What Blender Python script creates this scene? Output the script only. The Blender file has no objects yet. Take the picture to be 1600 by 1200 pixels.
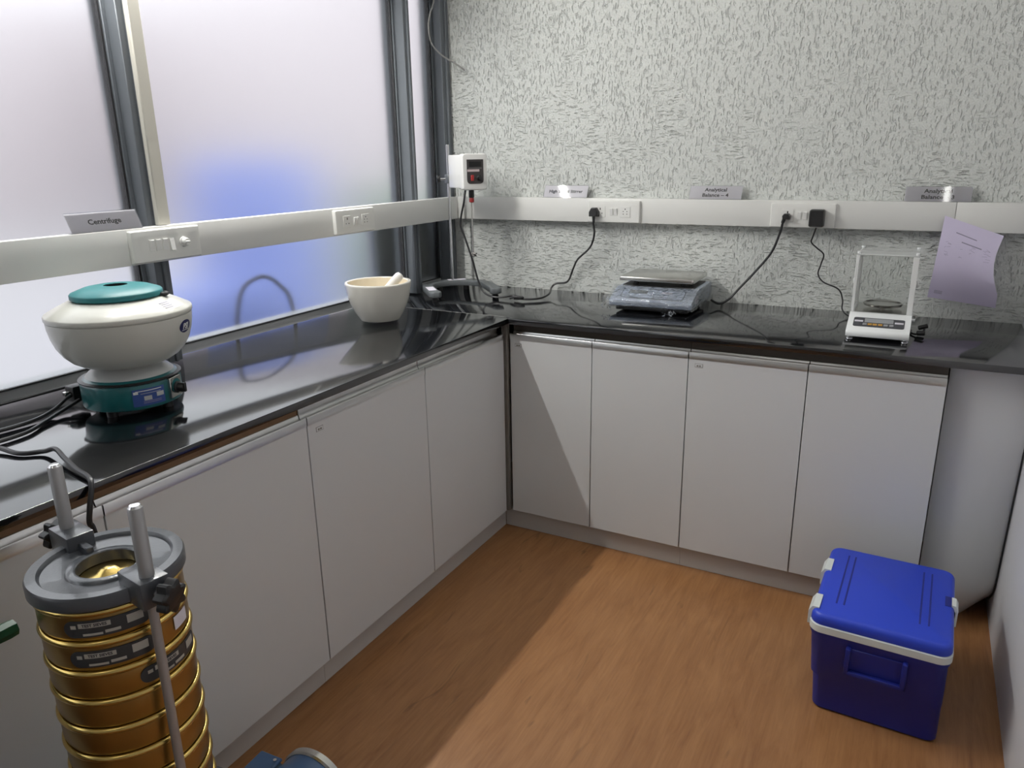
import bpy, bmesh, math, random
from mathutils import Vector, Matrix, noise
random.seed(7)
R = math.radians
PI = math.pi
scene = bpy.context.scene
C = scene.collection

# ------------------------------------------------------------------ camera, world, exposure
cam_d = bpy.data.cameras.new('camera')
cam = bpy.data.objects.new('camera', cam_d)
C.objects.link(cam)
cam.location = (1.27745, -2.33126, 1.40902)
cam.rotation_euler = (1.276924, 0.015985, 0.491817)
cam_d.sensor_fit = 'HORIZONTAL'
cam_d.sensor_width = 36.0
cam_d.lens = 36.0 * 1175.97 / 1600.0
cam_d.clip_start = 0.02
scene.camera = cam

world = bpy.data.worlds.new('overcast_sky')
scene.world = world
world.use_nodes = True
wn = world.node_tree.nodes
wn['Background'].inputs['Color'].default_value = (0.93, 0.95, 1.0, 1)
wn['Background'].inputs['Strength'].default_value = 2.4
TUBE_POWER = 235.0
TUBE2_POWER = 16.0
scene.view_settings.view_transform = 'Standard'
scene.view_settings.look = 'None'
scene.view_settings.gamma = 1.0
scene.view_settings.use_curve_mapping = False
scene.view_settings.exposure = 0.0
scene.cycles.use_denoising = True
scene.cycles.max_bounces = 9
scene.cycles.sample_clamp_indirect = 4.0

# ------------------------------------------------------------------ materials
MATS = {}
def mat(name, col, rough=0.5, metal=0.0, ior=1.5, emit=None, strength=0.0, trans=0.0, var=0.06, vscale=6.0,
        bump=0.0, bscale=200.0, coat=0.0, alpha=1.0):
    """principled material with a faint procedural colour variation and optional fine bump"""
    if name in MATS:
        return MATS[name]
    m = bpy.data.materials.new(name)
    m.use_nodes = True
    nt = m.node_tree
    n, l = nt.nodes, nt.links
    b = n['Principled BSDF']
    b.inputs['Roughness'].default_value = rough
    b.inputs['Metallic'].default_value = metal
    b.inputs['IOR'].default_value = ior
    b.inputs['Transmission Weight'].default_value = trans
    b.inputs['Coat Weight'].default_value = coat
    b.inputs['Alpha'].default_value = alpha
    c4 = (*col, 1)
    b.inputs['Base Color'].default_value = c4
    tc = n.new('ShaderNodeTexCoord')
    if var > 0:
        nz = n.new('ShaderNodeTexNoise')
        nz.inputs['Scale'].default_value = vscale
        nz.inputs['Detail'].default_value = 4
        mx = n.new('ShaderNodeMix'); mx.data_type = 'RGBA'
        mx.inputs[6].default_value = tuple(c * (1 - var) for c in col) + (1,)
        mx.inputs[7].default_value = tuple(min(1, c * (1 + var)) for c in col) + (1,)
        l.new(tc.outputs['Object'], nz.inputs['Vector'])
        l.new(nz.outputs['Fac'], mx.inputs[0])
        l.new(mx.outputs[2], b.inputs['Base Color'])
    if bump > 0:
        nb = n.new('ShaderNodeTexNoise')
        nb.inputs['Scale'].default_value = bscale
        nb.inputs['Detail'].default_value = 3
        bp = n.new('ShaderNodeBump')
        bp.inputs['Strength'].default_value = 1.0
        bp.inputs['Distance'].default_value = bump
        l.new(tc.outputs['Object'], nb.inputs['Vector'])
        l.new(nb.outputs['Fac'], bp.inputs['Height'])
        l.new(bp.outputs['Normal'], b.inputs['Normal'])
    if emit:
        b.inputs['Emission Color'].default_value = (*emit, 1)
        b.inputs['Emission Strength'].default_value = strength
    MATS[name] = m
    return m

def nodes_of(name):
    m = bpy.data.materials.new(name); m.use_nodes = True
    MATS[name] = m
    nt = m.node_tree
    return m, nt.nodes, nt.links, nt.nodes['Principled BSDF']

def N(n, t, **kw):
    nd = n.new('ShaderNode' + t)
    for k, v in kw.items():
        if k in nd.inputs: nd.inputs[k].default_value = v
        else: setattr(nd, k, v)
    return nd

def plaster_material():
    m, n, l, b = nodes_of('textured_plaster')
    b.inputs['Roughness'].default_value = 0.55
    b.inputs['Base Color'].default_value = (0.62, 0.64, 0.615, 1)
    tc = N(n, 'TexCoord')
    # slight warping of the trowel strokes
    wz = N(n, 'TexNoise', Scale=9.0, Detail=2.0)
    l.new(tc.outputs['Object'], wz.inputs['Vector'])
    ws = N(n, 'VectorMath', operation='SCALE'); ws.inputs['Scale'].default_value = 0.022
    l.new(wz.outputs['Color'], ws.inputs[0])
    wa = N(n, 'VectorMath', operation='ADD')
    l.new(tc.outputs['Object'], wa.inputs[0]); l.new(ws.outputs[0], wa.inputs[1])
    def strokes(sx, sz, seed):
        mp = N(n, 'Mapping'); mp.inputs['Scale'].default_value = (sx, 1, sz); mp.inputs['Location'].default_value = (seed, seed, 0)
        l.new(wa.outputs[0], mp.inputs['Vector'])
        z = N(n, 'TexNoise', Scale=1.0, Detail=2.5, Roughness=0.55)
        l.new(mp.outputs[0], z.inputs['Vector'])
        r = N(n, 'ValToRGB'); r.color_ramp.elements[0].position = 0.30; r.color_ramp.elements[1].position = 0.45
        l.new(z.outputs['Fac'], r.inputs[0])
        return r.outputs['Color']
    v = strokes(150, 52, 3.1)
    h = strokes(44, 165, 8.7)
    # patches of vertical strokes among horizontal ones; only horizontal ones below the trunking
    mk = N(n, 'TexNoise', Scale=6.5, Detail=2.0)
    l.new(tc.outputs['Object'], mk.inputs['Vector'])
    sep = N(n, 'SeparateXYZ'); l.new(tc.outputs['Object'], sep.inputs[0])
    zr = N(n, 'MapRange'); zr.inputs['From Min'].default_value = 0.9; zr.inputs['From Max'].default_value = 1.9
    zr.inputs['To Min'].default_value = -0.10; zr.inputs['To Max'].default_value = 0.12
    l.new(sep.outputs['Z'], zr.inputs['Value'])
    xr = N(n, 'MapRange'); xr.inputs['From Min'].default_value = -0.6; xr.inputs['From Max'].default_value = 1.6
    xr.inputs['To Min'].default_value = -0.03; xr.inputs['To Max'].default_value = 0.07
    l.new(sep.outputs['X'], xr.inputs['Value'])
    ad = N(n, 'Math', operation='ADD'); l.new(mk.outputs['Fac'], ad.inputs[0]); l.new(zr.outputs[0], ad.inputs[1])
    ad2 = N(n, 'Math', operation='ADD'); l.new(ad.outputs[0], ad2.inputs[0]); l.new(xr.outputs[0], ad2.inputs[1])
    mr = N(n, 'ValToRGB'); mr.color_ramp.elements[0].position = 0.44; mr.color_ramp.elements[1].position = 0.54
    l.new(ad2.outputs[0], mr.inputs[0])
    mx = N(n, 'Mix'); mx.data_type = 'FLOAT'
    l.new(mr.outputs['Color'], mx.inputs[0]); l.new(h, mx.inputs[2]); l.new(v, mx.inputs[3])
    fine = N(n, 'TexNoise', Scale=190.0, Detail=2.0)
    l.new(tc.outputs['Object'], fine.inputs['Vector'])
    fm = N(n, 'Math', operation='MULTIPLY_ADD'); fm.inputs[1].default_value = 0.55
    l.new(fine.outputs['Fac'], fm.inputs[0]); l.new(mx.outputs[0], fm.inputs[2])
    bp = N(n, 'Bump'); bp.inputs['Strength'].default_value = 1.0; bp.inputs['Distance'].default_value = 0.0052
    l.new(fm.outputs[0], bp.inputs['Height'])
    l.new(bp.outputs['Normal'], b.inputs['Normal'])
    return m

def floor_material():
    m, n, l, b = nodes_of('wood_look_vinyl')
    b.inputs['Roughness'].default_value = 0.38
    tc = N(n, 'TexCoord')
    def grain(sx, sy, det, seed, dist=0.0):
        mp = N(n, 'Mapping'); mp.inputs['Scale'].default_value = (sx, sy, 1); mp.inputs['Location'].default_value = (seed, seed * 2, 0)
        mp.inputs['Rotation'].default_value = (0, 0, R(-4))
        l.new(tc.outputs['Object'], mp.inputs['Vector'])
        z = N(n, 'TexNoise', Scale=1.0, Detail=det, Roughness=0.6, Distortion=dist)
        l.new(mp.outputs[0], z.inputs['Vector'])
        return z.outputs['Fac']
    g1 = grain(22, 4.0, 6, 1.3, 1.2)
    g2 = grain(110, 5.0, 4, 5.1, 0.3)
    g3 = grain(2.5, 1.2, 3, 9.9)
    r = N(n, 'ValToRGB')
    r.color_ramp.elements[0].position = 0.28; r.color_ramp.elements[0].color = (0.120, 0.053, 0.020, 1)
    r.color_ramp.elements[1].position = 0.66; r.color_ramp.elements[1].color = (0.345, 0.170, 0.068, 1)
    e = r.color_ramp.elements.new(0.45); e.color = (0.255, 0.114, 0.042, 1)
    s = N(n, 'Math', operation='MULTIPLY_ADD'); s.inputs[1].default_value = 0.35
    l.new(g2, s.inputs[0]); 
    s1 = N(n, 'Math', operation='MULTIPLY'); s1.inputs[1].default_value = 0.5; l.new(g1, s1.inputs[0])
    l.new(s1.outputs[0], s.inputs[2])
    s2 = N(n, 'Math', operation='MULTIPLY_ADD'); s2.inputs[1].default_value = 0.22
    l.new(g3, s2.inputs[0]); l.new(s.outputs[0], s2.inputs[2])
    l.new(s2.outputs[0], r.inputs[0])
    # dark knots and flecks stretched along the grain
    mp = N(n, 'Mapping'); mp.inputs['Scale'].default_value = (17, 4.2, 1); l.new(tc.outputs['Object'], mp.inputs['Vector'])
    kz = N(n, 'TexNoise', Scale=1.0, Detail=3.0, Distortion=1.2); l.new(mp.outputs[0], kz.inputs['Vector'])
    kr = N(n, 'ValToRGB'); kr.color_ramp.elements[0].position = 0.66; kr.color_ramp.elements[1].position = 0.78
    l.new(kz.outputs['Fac'], kr.inputs[0])
    mx = N(n, 'Mix'); mx.data_type = 'RGBA'
    km = N(n, 'Math', operation='MULTIPLY'); km.inputs[1].default_value = 0.7; l.new(kr.outputs['Color'], km.inputs[0])
    l.new(km.outputs[0], mx.inputs[0]); l.new(r.outputs['Color'], mx.inputs[6])
    mx.inputs[7].default_value = (0.085, 0.042, 0.020, 1)
    l.new(mx.outputs[2], b.inputs['Base Color'])
    bp = N(n, 'Bump'); bp.inputs['Distance'].default_value = 0.0004; l.new(g2, bp.inputs['Height'])
    l.new(bp.outputs['Normal'], b.inputs['Normal'])
    return m

def granite_material():
    m, n, l, b = nodes_of('polished_black_granite')
    b.inputs['IOR'].default_value = 1.9
    tc = N(n, 'TexCoord')
    v = N(n, 'TexVoronoi', Scale=420.0); l.new(tc.outputs['Object'], v.inputs['Vector'])
    r = N(n, 'ValToRGB'); r.color_ramp.elements[0].color = (0.030, 0.032, 0.034, 1); r.color_ramp.elements[1].color = (0.006, 0.0065, 0.008, 1)
    r.color_ramp.elements[0].position = 0.0; r.color_ramp.elements[1].position = 0.25
    l.new(v.outputs['Distance'], r.inputs[0])
    l.new(r.outputs['Color'], b.inputs['Base Color'])
    # dust and wiping marks make the polish uneven
    d = N(n, 'TexNoise', Scale=5.0, Detail=5.0); l.new(tc.outputs['Object'], d.inputs['Vector'])
    mr = N(n, 'MapRange'); mr.inputs['To Min'].default_value = 0.05; mr.inputs['To Max'].default_value = 0.12
    l.new(d.outputs['Fac'], mr.inputs['Value']); l.new(mr.outputs[0], b.inputs['Roughness'])
    return m

def frosted_material():
    m, n, l, b = nodes_of('frosted_glass')
    b.inputs['Base Color'].default_value = (0.93, 0.95, 0.95, 1)
    b.inputs['Transmission Weight'].default_value = 1.0
    b.inputs['IOR'].default_value = 1.3
    tc = N(n, 'TexCoord')
    z = N(n, 'TexNoise', Scale=3.0, Detail=3.0); l.new(tc.outputs['Object'], z.inputs['Vector'])
    mr = N(n, 'MapRange'); mr.inputs['To Min'].default_value = 0.27; mr.inputs['To Max'].default_value = 0.33
    l.new(z.outputs['Fac'], mr.inputs['Value']); l.new(mr.outputs[0], b.inputs['Roughness'])
    return m

def film_material():
    m, n, l, b = nodes_of('crinkled_clear_film')
    out = n['Material Output']
    tr = N(n, 'BsdfTransparent'); tr.inputs['Color'].default_value = (0.93, 0.95, 0.98, 1)
    gl = N(n, 'BsdfGlossy'); gl.inputs['Roughness'].default_value = 0.12; gl.inputs['Color'].default_value = (0.9, 0.92, 0.95, 1)
    tc = N(n, 'TexCoord')
    z = N(n, 'TexNoise', Scale=38.0, Detail=4.0, Distortion=1.5); l.new(tc.outputs['Object'], z.inputs['Vector'])
    bp = N(n, 'Bump'); bp.inputs['Distance'].default_value = 0.012; l.new(z.outputs['Fac'], bp.inputs['Height'])
    l.new(bp.outputs['Normal'], gl.inputs['Normal'])
    fr = N(n, 'Fresnel'); fr.inputs['IOR'].default_value = 1.5; l.new(bp.outputs['Normal'], fr.inputs['Normal'])
    ms = N(n, 'MixShader'); fa = N(n, 'Math', operation='MULTIPLY_ADD'); fa.inputs[1].default_value = 2.2; fa.inputs[2].default_value = 0.10; fa.use_clamp = True
    l.new(fr.outputs[0], fa.inputs[0]); l.new(fa.outputs[0], ms.inputs[0]); l.new(tr.outputs[0], ms.inputs[1]); l.new(gl.outputs[0], ms.inputs[2])
    l.new(ms.outputs[0], out.inputs['Surface'])
    return m

def clear_glass_material():
    m, n, l, b = nodes_of('clear_glass')
    out = n['Material Output']
    tr = N(n, 'BsdfTransparent'); tr.inputs['Color'].default_value = (0.985, 0.99, 0.987, 1)
    gl = N(n, 'BsdfGlossy'); gl.inputs['Roughness'].default_value = 0.04
    tc = N(n, 'TexCoord'); z = N(n, 'TexNoise', Scale=14.0, Detail=2.0); l.new(tc.outputs['Object'], z.inputs['Vector'])
    mr = N(n, 'MapRange'); mr.inputs['To Min'].default_value = 0.02; mr.inputs['To Max'].default_value = 0.08
    l.new(z.outputs['Fac'], mr.inputs['Value']); l.new(mr.outputs[0], gl.inputs['Roughness'])
    fr = N(n, 'Fresnel'); fr.inputs['IOR'].default_value = 1.45
    ms = N(n, 'MixShader'); l.new(fr.outputs[0], ms.inputs[0]); l.new(tr.outputs[0], ms.inputs[1]); l.new(gl.outputs[0], ms.inputs[2])
    l.new(ms.outputs[0], out.inputs['Surface'])
    return m

PLASTER = plaster_material(); FLOOR = floor_material(); GRANITE = granite_material(); FROST = frosted_material()
FILM = film_material(); GLASS = clear_glass_material()
WALLP = mat('painted_wall', (0.55, 0.55, 0.54), 0.6, var=0.05, vscale=2.5, bump=0.0006, bscale=90)
RIGHTW = mat('grey_partition', (0.60, 0.60, 0.62), 0.45, var=0.08, vscale=3)
CEIL = mat('white_ceiling', (0.75, 0.75, 0.73), 0.8, var=0.03)
LAM = mat('grey_white_laminate', (0.62, 0.635, 0.64), 0.42, var=0.02, vscale=2.0)
KICK = mat('skirting_laminate', (0.50, 0.485, 0.46), 0.5, var=0.05)
ALU = mat('anodised_aluminium', (0.66, 0.66, 0.65), 0.28, metal=1.0, var=0.05, vscale=20)
STEEL = mat('stainless_steel', (0.62, 0.61, 0.58), 0.25, metal=1.0, var=0.05, vscale=30)
CHROME = mat('chrome', (0.75, 0.75, 0.76), 0.1, metal=1.0, var=0.02)
FRAME = mat('grey_powder_coat', (0.115, 0.128, 0.142), 0.4, var=0.06, vscale=8)
FRAMED = mat('dark_rubber_gasket', (0.02, 0.02, 0.022), 0.5, var=0.1)
FRAMEL = mat('pale_grey_sill', (0.36, 0.37, 0.38), 0.4, var=0.05)
PVC = mat('white_pvc', (0.70, 0.70, 0.675), 0.38, var=0.03, vscale=3)
PVCB = mat('cream_pvc', (0.62, 0.60, 0.53), 0.4, var=0.04)
SWITCH = mat('switch_plastic', (0.74, 0.74, 0.71), 0.3, var=0.02)
ROCK = mat('rocker_plastic', (0.76, 0.76, 0.74), 0.25, var=0.02)
BLACK = mat('black_plastic', (0.012, 0.012, 0.013), 0.4, var=0.15)
CABLE = mat('black_cable_pvc', (0.016, 0.016, 0.018), 0.38, var=0.15)
HOLE = mat('socket_hole', (0.004, 0.004, 0.004), 0.7, var=0.0)
GREYCABLE = mat('grey_cable_pvc', (0.22, 0.22, 0.21), 0.5, var=0.1)
PLY = mat('raw_plywood', (0.33, 0.19, 0.10), 0.7, var=0.2, vscale=18)
CARC = mat('carcass_board', (0.20, 0.19, 0.17), 0.7, var=0.08)  # grey-brown board for carcass, corner post and sticker marks
def paper_material(name, col, k):
    m, n, l, b = nodes_of(name)
    tc = N(n, 'TexCoord'); z = N(n, 'TexNoise', Scale=60.0, Detail=2.0); l.new(tc.outputs['Object'], z.inputs['Vector'])
    mx = N(n, 'Mix'); mx.data_type = 'RGBA'; l.new(z.outputs['Fac'], mx.inputs[0])
    mx.inputs[6].default_value = tuple(c * 0.97 for c in col) + (1,); mx.inputs[7].default_value = (*col, 1)
    b.inputs['Roughness'].default_value = 0.7; l.new(mx.outputs[2], b.inputs['Base Color'])
    tl = N(n, 'BsdfTranslucent'); l.new(mx.outputs[2], tl.inputs['Color'])
    ms = N(n, 'MixShader'); ms.inputs[0].default_value = k
    l.new(b.outputs[0], ms.inputs[1]); l.new(tl.outputs[0], ms.inputs[2]); l.new(ms.outputs[0], n['Material Output'].inputs['Surface'])
    return m
WHITEP = paper_material('white_paper', (0.89, 0.86, 0.93), 0.30)
LILAC = paper_material('lilac_paper', (0.76, 0.70, 0.88), 0.25)
INK = mat('printed_ink', (0.03, 0.028, 0.04), 0.7, var=0.1)
GINK = mat('faded_ink', (0.30, 0.27, 0.38), 0.7, var=0.2)
ACRYL = GLASS
TEAL = mat('teal_enamel', (0.008, 0.115, 0.125), 0.3, var=0.06, coat=0.3)
TEALT = mat('teal_lid_enamel', (0.018, 0.185, 0.20), 0.42, var=0.05)
CREAM = mat('cream_enamel', (0.60, 0.60, 0.545), 0.3, var=0.03, coat=0.3)
NECK = mat('pale_grey_enamel', (0.48, 0.49, 0.48), 0.35, var=0.04)
NAVY = mat('navy_print', (0.012, 0.014, 0.085), 0.35, var=0.08)
PLATEB = mat('blue_nameplate', (0.03, 0.07, 0.26), 0.35, var=0.1)
CERAM = mat('glazed_porcelain', (0.66, 0.64, 0.58), 0.22, var=0.03, vscale=10, coat=0.4)
CERAMI = mat('unglazed_porcelain', (0.62, 0.54, 0.40), 0.6, var=0.06, vscale=14)
PEST = mat('pestle_porcelain', (0.72, 0.71, 0.68), 0.4, var=0.04, vscale=25)
STIRW = mat('stirrer_white', (0.70, 0.70, 0.68), 0.3, var=0.02)
STIRB = mat('stirrer_panel', (0.035, 0.03, 0.03), 0.35, var=0.1)
REDP = mat('red_plastic', (0.35, 0.02, 0.02), 0.35, var=0.08)
STANDG = mat('hammered_grey_paint', (0.11, 0.12, 0.125), 0.4, var=0.1, vscale=60)
SCALEB = mat('pale_blue_plastic', (0.44, 0.50, 0.60), 0.35, var=0.03)
SCALEP = mat('scale_panel_print', (0.47, 0.54, 0.66), 0.35, var=0.02)
SCALED = mat('dark_scale_well', (0.05, 0.045, 0.045), 0.5, var=0.1)
LCD = mat('lcd_grey', (0.12, 0.14, 0.15), 0.2, var=0.05)
LCD2 = mat('lcd_pale', (0.30, 0.31, 0.32), 0.2, var=0.05)
BALW = mat('balance_white', (0.78, 0.80, 0.80), 0.3, var=0.015)
BALD = mat('balance_panel_grey', (0.06, 0.062, 0.07), 0.4, var=0.06)
AMBER = mat('amber_key', (0.45, 0.25, 0.05), 0.4, var=0.1)
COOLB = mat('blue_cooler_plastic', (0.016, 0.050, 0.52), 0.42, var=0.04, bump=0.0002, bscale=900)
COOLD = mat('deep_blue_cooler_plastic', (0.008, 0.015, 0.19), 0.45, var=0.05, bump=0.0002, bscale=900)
COOLW = mat('white_cooler_plastic', (0.66, 0.70, 0.68), 0.4, var=0.03)
BRASS = mat('spun_brass', (0.40, 0.285, 0.105), 0.30, metal=1.0, var=0.12, vscale=7)
BRASSR = mat('polished_brass_bead', (0.62, 0.45, 0.15), 0.22, metal=1.0, var=0.08)
CAST = mat('grey_cast_paint', (0.060, 0.066, 0.076), 0.3, var=0.1, vscale=40, coat=0.4, bump=0.0002, bscale=300)
RODG = mat('zinc_rod', (0.40, 0.40, 0.40), 0.4, metal=0.6, var=0.05)
PLATED = mat('dark_sieve_label', (0.035, 0.04, 0.045), 0.4, var=0.2)
PLATEG = mat('etched_label_silver', (0.42, 0.41, 0.37), 0.4, var=0.1)
MOTOR = mat('blue_motor_enamel', (0.03, 0.085, 0.20), 0.3, var=0.1, coat=0.5)
MOTORL = mat('pale_blue_motor_box', (0.10, 0.16, 0.24), 0.35, var=0.1)
GREENP = mat('green_plastic', (0.010, 0.075, 0.035), 0.4, var=0.15)
TUBEM = mat('lit_tube', (0.9, 0.9, 0.9), 0.4, emit=(1.0, 0.985, 0.95), strength=TUBE_POWER, var=0)
TUBE2M = mat('lit_ceiling_tube', (0.9, 0.9, 0.9), 0.4, emit=(1.0, 0.985, 0.95), strength=TUBE2_POWER, var=0)
TARP = mat('blue_tarpaulin', (0.17, 0.23, 0.56), 0.6, var=0.1, vscale=4)
CONC = mat('outdoor_concrete', (0.38, 0.37, 0.38), 0.8, var=0.12, vscale=4)
PALEW = mat('pale_blocker_finish', (0.58, 0.53, 0.54), 0.8, var=0.06, vscale=1.0)
DARKC = mat('outdoor_shade_dark', (0.08, 0.09, 0.09), 0.8, var=0.15, vscale=4)
LEAF = mat('hedge_green', (0.18, 0.24, 0.18), 0.8, var=0.3, vscale=20)

# ------------------------------------------------------------------ mesh helpers
def T(x=0, y=0, z=0): return Matrix.Translation((x, y, z))
def RX(a): return Matrix.Rotation(R(a), 4, 'X')
def RY(a): return Matrix.Rotation(R(a), 4, 'Y')
def RZ(a): return Matrix.Rotation(R(a), 4, 'Z')

def to_obj(name, bm, m, parent=None, smooth=40):
    me = bpy.data.meshes.new(name)
    bmesh.ops.recalc_face_normals(bm, faces=bm.faces)
    bm.to_mesh(me); bm.free()
    if smooth:
        me.shade_smooth()
        me.set_sharp_from_angle(angle=R(smooth))
    me.materials.append(m)
    o = bpy.data.objects.new(name, me)
    C.objects.link(o)
    if parent: o.parent = parent
    return o

def merge(bm, other, M=None):
    vm = {}
    for v in other.verts:
        vm[v] = bm.verts.new(M @ v.co if M else v.co)
    for f in other.faces:
        try: bm.faces.new([vm[v] for v in f.verts])
        except ValueError: pass
    other.free()
    return bm

def box(x0, x1, y0, y1, z0, z1, bev=0.0, seg=2, bm=None, M=None):
    b = bmesh.new()
    bmesh.ops.create_cube(b, size=1.0)
    for v in b.verts:
        v.co = Vector(((x0 + x1) / 2 + v.co.x * (x1 - x0), (y0 + y1) / 2 + v.co.y * (y1 - y0), (z0 + z1) / 2 + v.co.z * (z1 - z0)))
    if bev > 0:
        bmesh.ops.bevel(b, geom=b.edges[:], offset=bev, segments=seg, profile=0.5, affect='EDGES')
    if bm is None and M is None: return b
    return merge(bm or bmesh.new(), b, M)

def lathe(prof, n=48, bm=None, M=None, cap0=True, cap1=True):
    """surface of revolution about local Z; prof = [(r, z), ...]"""
    bm = bm or bmesh.new(); M = M or Matrix()
    rings = []
    for r, z in prof:
        if r < 1e-6:
            rings.append([bm.verts.new(M @ Vector((0, 0, z)))])
        else:
            rings.append([bm.verts.new(M @ Vector((r * math.cos(2 * PI * i / n), r * math.sin(2 * PI * i / n), z))) for i in range(n)])
    for a, b in zip(rings, rings[1:]):
        for i in range(n):
            j = (i + 1) % n
            if len(a) == 1 and len(b) == 1: continue
            if len(a) == 1: bm.faces.new((a[0], b[i], b[j]))
            elif len(b) == 1: bm.faces.new((a[i], a[j], b[0]))
            else: bm.faces.new((a[i], a[j], b[j], b[i]))
    if cap0 and len(rings[0]) > 1: bm.faces.new(rings[0])
    if cap1 and len(rings[-1]) > 1: bm.faces.new(rings[-1])
    return bm

def cyl(r, z0, z1, n=24, bev=0.0, bm=None, M=None):
    if bev > 0:
        return lathe([(r - bev, z0), (r, z0 + bev), (r, z1 - bev), (r - bev, z1)], n, bm, M)
    return lathe([(r, z0), (r, z1)], n, bm, M)

def smooth_path(pts, k=8):
    pts = [Vector(p) for p in pts]
    out = []
    P = [pts[0] * 2 - pts[1]] + pts + [pts[-1] * 2 - pts[-2]]
    for i in range(1, len(P) - 2):
        p0, p1, p2, p3 = P[i - 1:i + 3]
        for j in range(k):
            t = j / k
            out.append(0.5 * ((2 * p1) + (p2 - p0) * t + (2 * p0 - 5 * p1 + 4 * p2 - p3) * t * t + (3 * p1 - p0 - 3 * p2 + p3) * t ** 3))
    out.append(pts[-1])
    return out

def tube(pts, r, n=8, smooth=True, bm=None, k=8):
    path = smooth_path(pts, k) if smooth and len(pts) > 2 else [Vector(p) for p in pts]
    bm = bm or bmesh.new()
    rings = []
    up = Vector((0, 0, 1))
    prev = None
    for i, p in enumerate(path):
        d = (path[min(i + 1, len(path) - 1)] - path[max(i - 1, 0)]).normalized()
        if prev is None:
            a = d.cross(up if abs(d.z) < 0.9 else Vector((1, 0, 0))).normalized()
        else:
            a = (prev - d * prev.dot(d)).normalized()
        prev = a
        b = d.cross(a)
        rr = r(i / (len(path) - 1)) if callable(r) else r
        rings.append([bm.verts.new(p + (a * math.cos(2 * PI * j / n) + b * math.sin(2 * PI * j / n)) * rr) for j in range(n)])
    for a, b in zip(rings, rings[1:]):
        for j in range(n):
            bm.faces.new((a[j], a[(j + 1) % n], b[(j + 1) % n], b[j]))
    bm.faces.new(rings[0]); bm.faces.new(rings[-1])
    return bm

def prism(poly, z0, z1, bev=0.0, seg=2, bm=None, M=None):
    b = bmesh.new()
    lo = [b.verts.new((x, y, z0)) for x, y in poly]
    hi = [b.verts.new((x, y, z1)) for x, y in poly]
    b.faces.new(lo); b.faces.new(hi)
    n = len(poly)
    for i in range(n):
        b.faces.new((lo[i], lo[(i + 1) % n], hi[(i + 1) % n], hi[i]))
    bmesh.ops.recalc_face_normals(b, faces=b.faces)
    if bev > 0:
        es = [e for e in b.edges if e.calc_face_angle(0) > 0.3]
        bmesh.ops.bevel(b, geom=es, offset=bev, segments=seg, profile=0.5, affect='EDGES')
    if bm is None and M is None: return b
    return merge(bm or bmesh.new(), b, M)

def rrect(w, d, r, k=6, cx=0, cy=0):
    pts = []
    for sx, sy, a0 in ((1, 1, 0), (-1, 1, 90), (-1, -1, 180), (1, -1, 270)):
        for i in range(k + 1):
            a = R(a0 + 90 * i / k)
            pts.append((cx + sx * (w / 2 - r) + r * math.cos(a), cy + sy * (d / 2 - r) + r * math.sin(a)))
    return pts

def loft(sections, bm=None, cap0=True, cap1=True):
    """sections: lists of equally many 3-D points"""
    bm = bm or bmesh.new()
    rings = [[bm.verts.new(p) for p in s] for s in sections]
    n = len(rings[0])
    for a, b in zip(rings, rings[1:]):
        for i in range(n):
            bm.faces.new((a[i], a[(i + 1) % n], b[(i + 1) % n], b[i]))
    if cap0: bm.faces.new(rings[0])
    if cap1: bm.faces.new(rings[-1])
    return bm

def sheet(f, nu, nv, th):
    """thin curved sheet with real thickness; f(u, v) -> Vector"""
    bm = bmesh.new()
    P = [[Vector(f(i / nu, j / nv)) for j in range(nv + 1)] for i in range(nu + 1)]
    def nrm(i, j):
        a = P[min(i + 1, nu)][j] - P[max(i - 1, 0)][j]; b = P[i][min(j + 1, nv)] - P[i][max(j - 1, 0)]
        return a.cross(b).normalized()
    A = [[bm.verts.new(P[i][j]) for j in range(nv + 1)] for i in range(nu + 1)]
    B = [[bm.verts.new(P[i][j] + nrm(i, j) * th) for j in range(nv + 1)] for i in range(nu + 1)]
    for i in range(nu):
        for j in range(nv):
            bm.faces.new((A[i][j], A[i + 1][j], A[i + 1][j + 1], A[i][j + 1]))
            bm.faces.new((B[i][j], B[i][j + 1], B[i + 1][j + 1], B[i + 1][j]))
    for i in range(nu):
        bm.faces.new((A[i][0], B[i][0], B[i + 1][0], A[i + 1][0])); bm.faces.new((A[i][nv], A[i + 1][nv], B[i + 1][nv], B[i][nv]))
    for j in range(nv):
        bm.faces.new((A[0][j], A[0][j + 1], B[0][j + 1], B[0][j])); bm.faces.new((A[nu][j], B[nu][j], B[nu][j + 1], A[nu][j + 1]))
    return bm

def text_bm(s, size, bold=0.0, th=0.0002, spacing=1.0):
    """flat lettering in the XZ plane facing -Y, centred on the origin"""
    cu = bpy.data.curves.new('lettering', 'FONT')
    cu.body = s; cu.size = size; cu.align_x = 'CENTER'; cu.align_y = 'CENTER'
    cu.offset = bold; cu.extrude = th; cu.resolution_u = 2; cu.space_character = spacing
    o = bpy.data.objects.new('lettering', cu); C.objects.link(o)
    dg = bpy.context.evaluated_depsgraph_get()
    me = o.evaluated_get(dg).to_mesh()
    bm = bmesh.new(); bm.from_mesh(me)
    o.evaluated_get(dg).to_mesh_clear()
    bpy.data.objects.remove(o); bpy.data.curves.remove(cu)
    bm.transform(RX(90))
    return bm

def warp(bm, f):
    for v in bm.verts: v.co = Vector(f(v.co))
    return bm

def subdivide_long(bm, n=3):
    bmesh.ops.subdivide_edges(bm, edges=bm.edges[:], cuts=n, use_grid_fill=True)
    return bm

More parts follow.
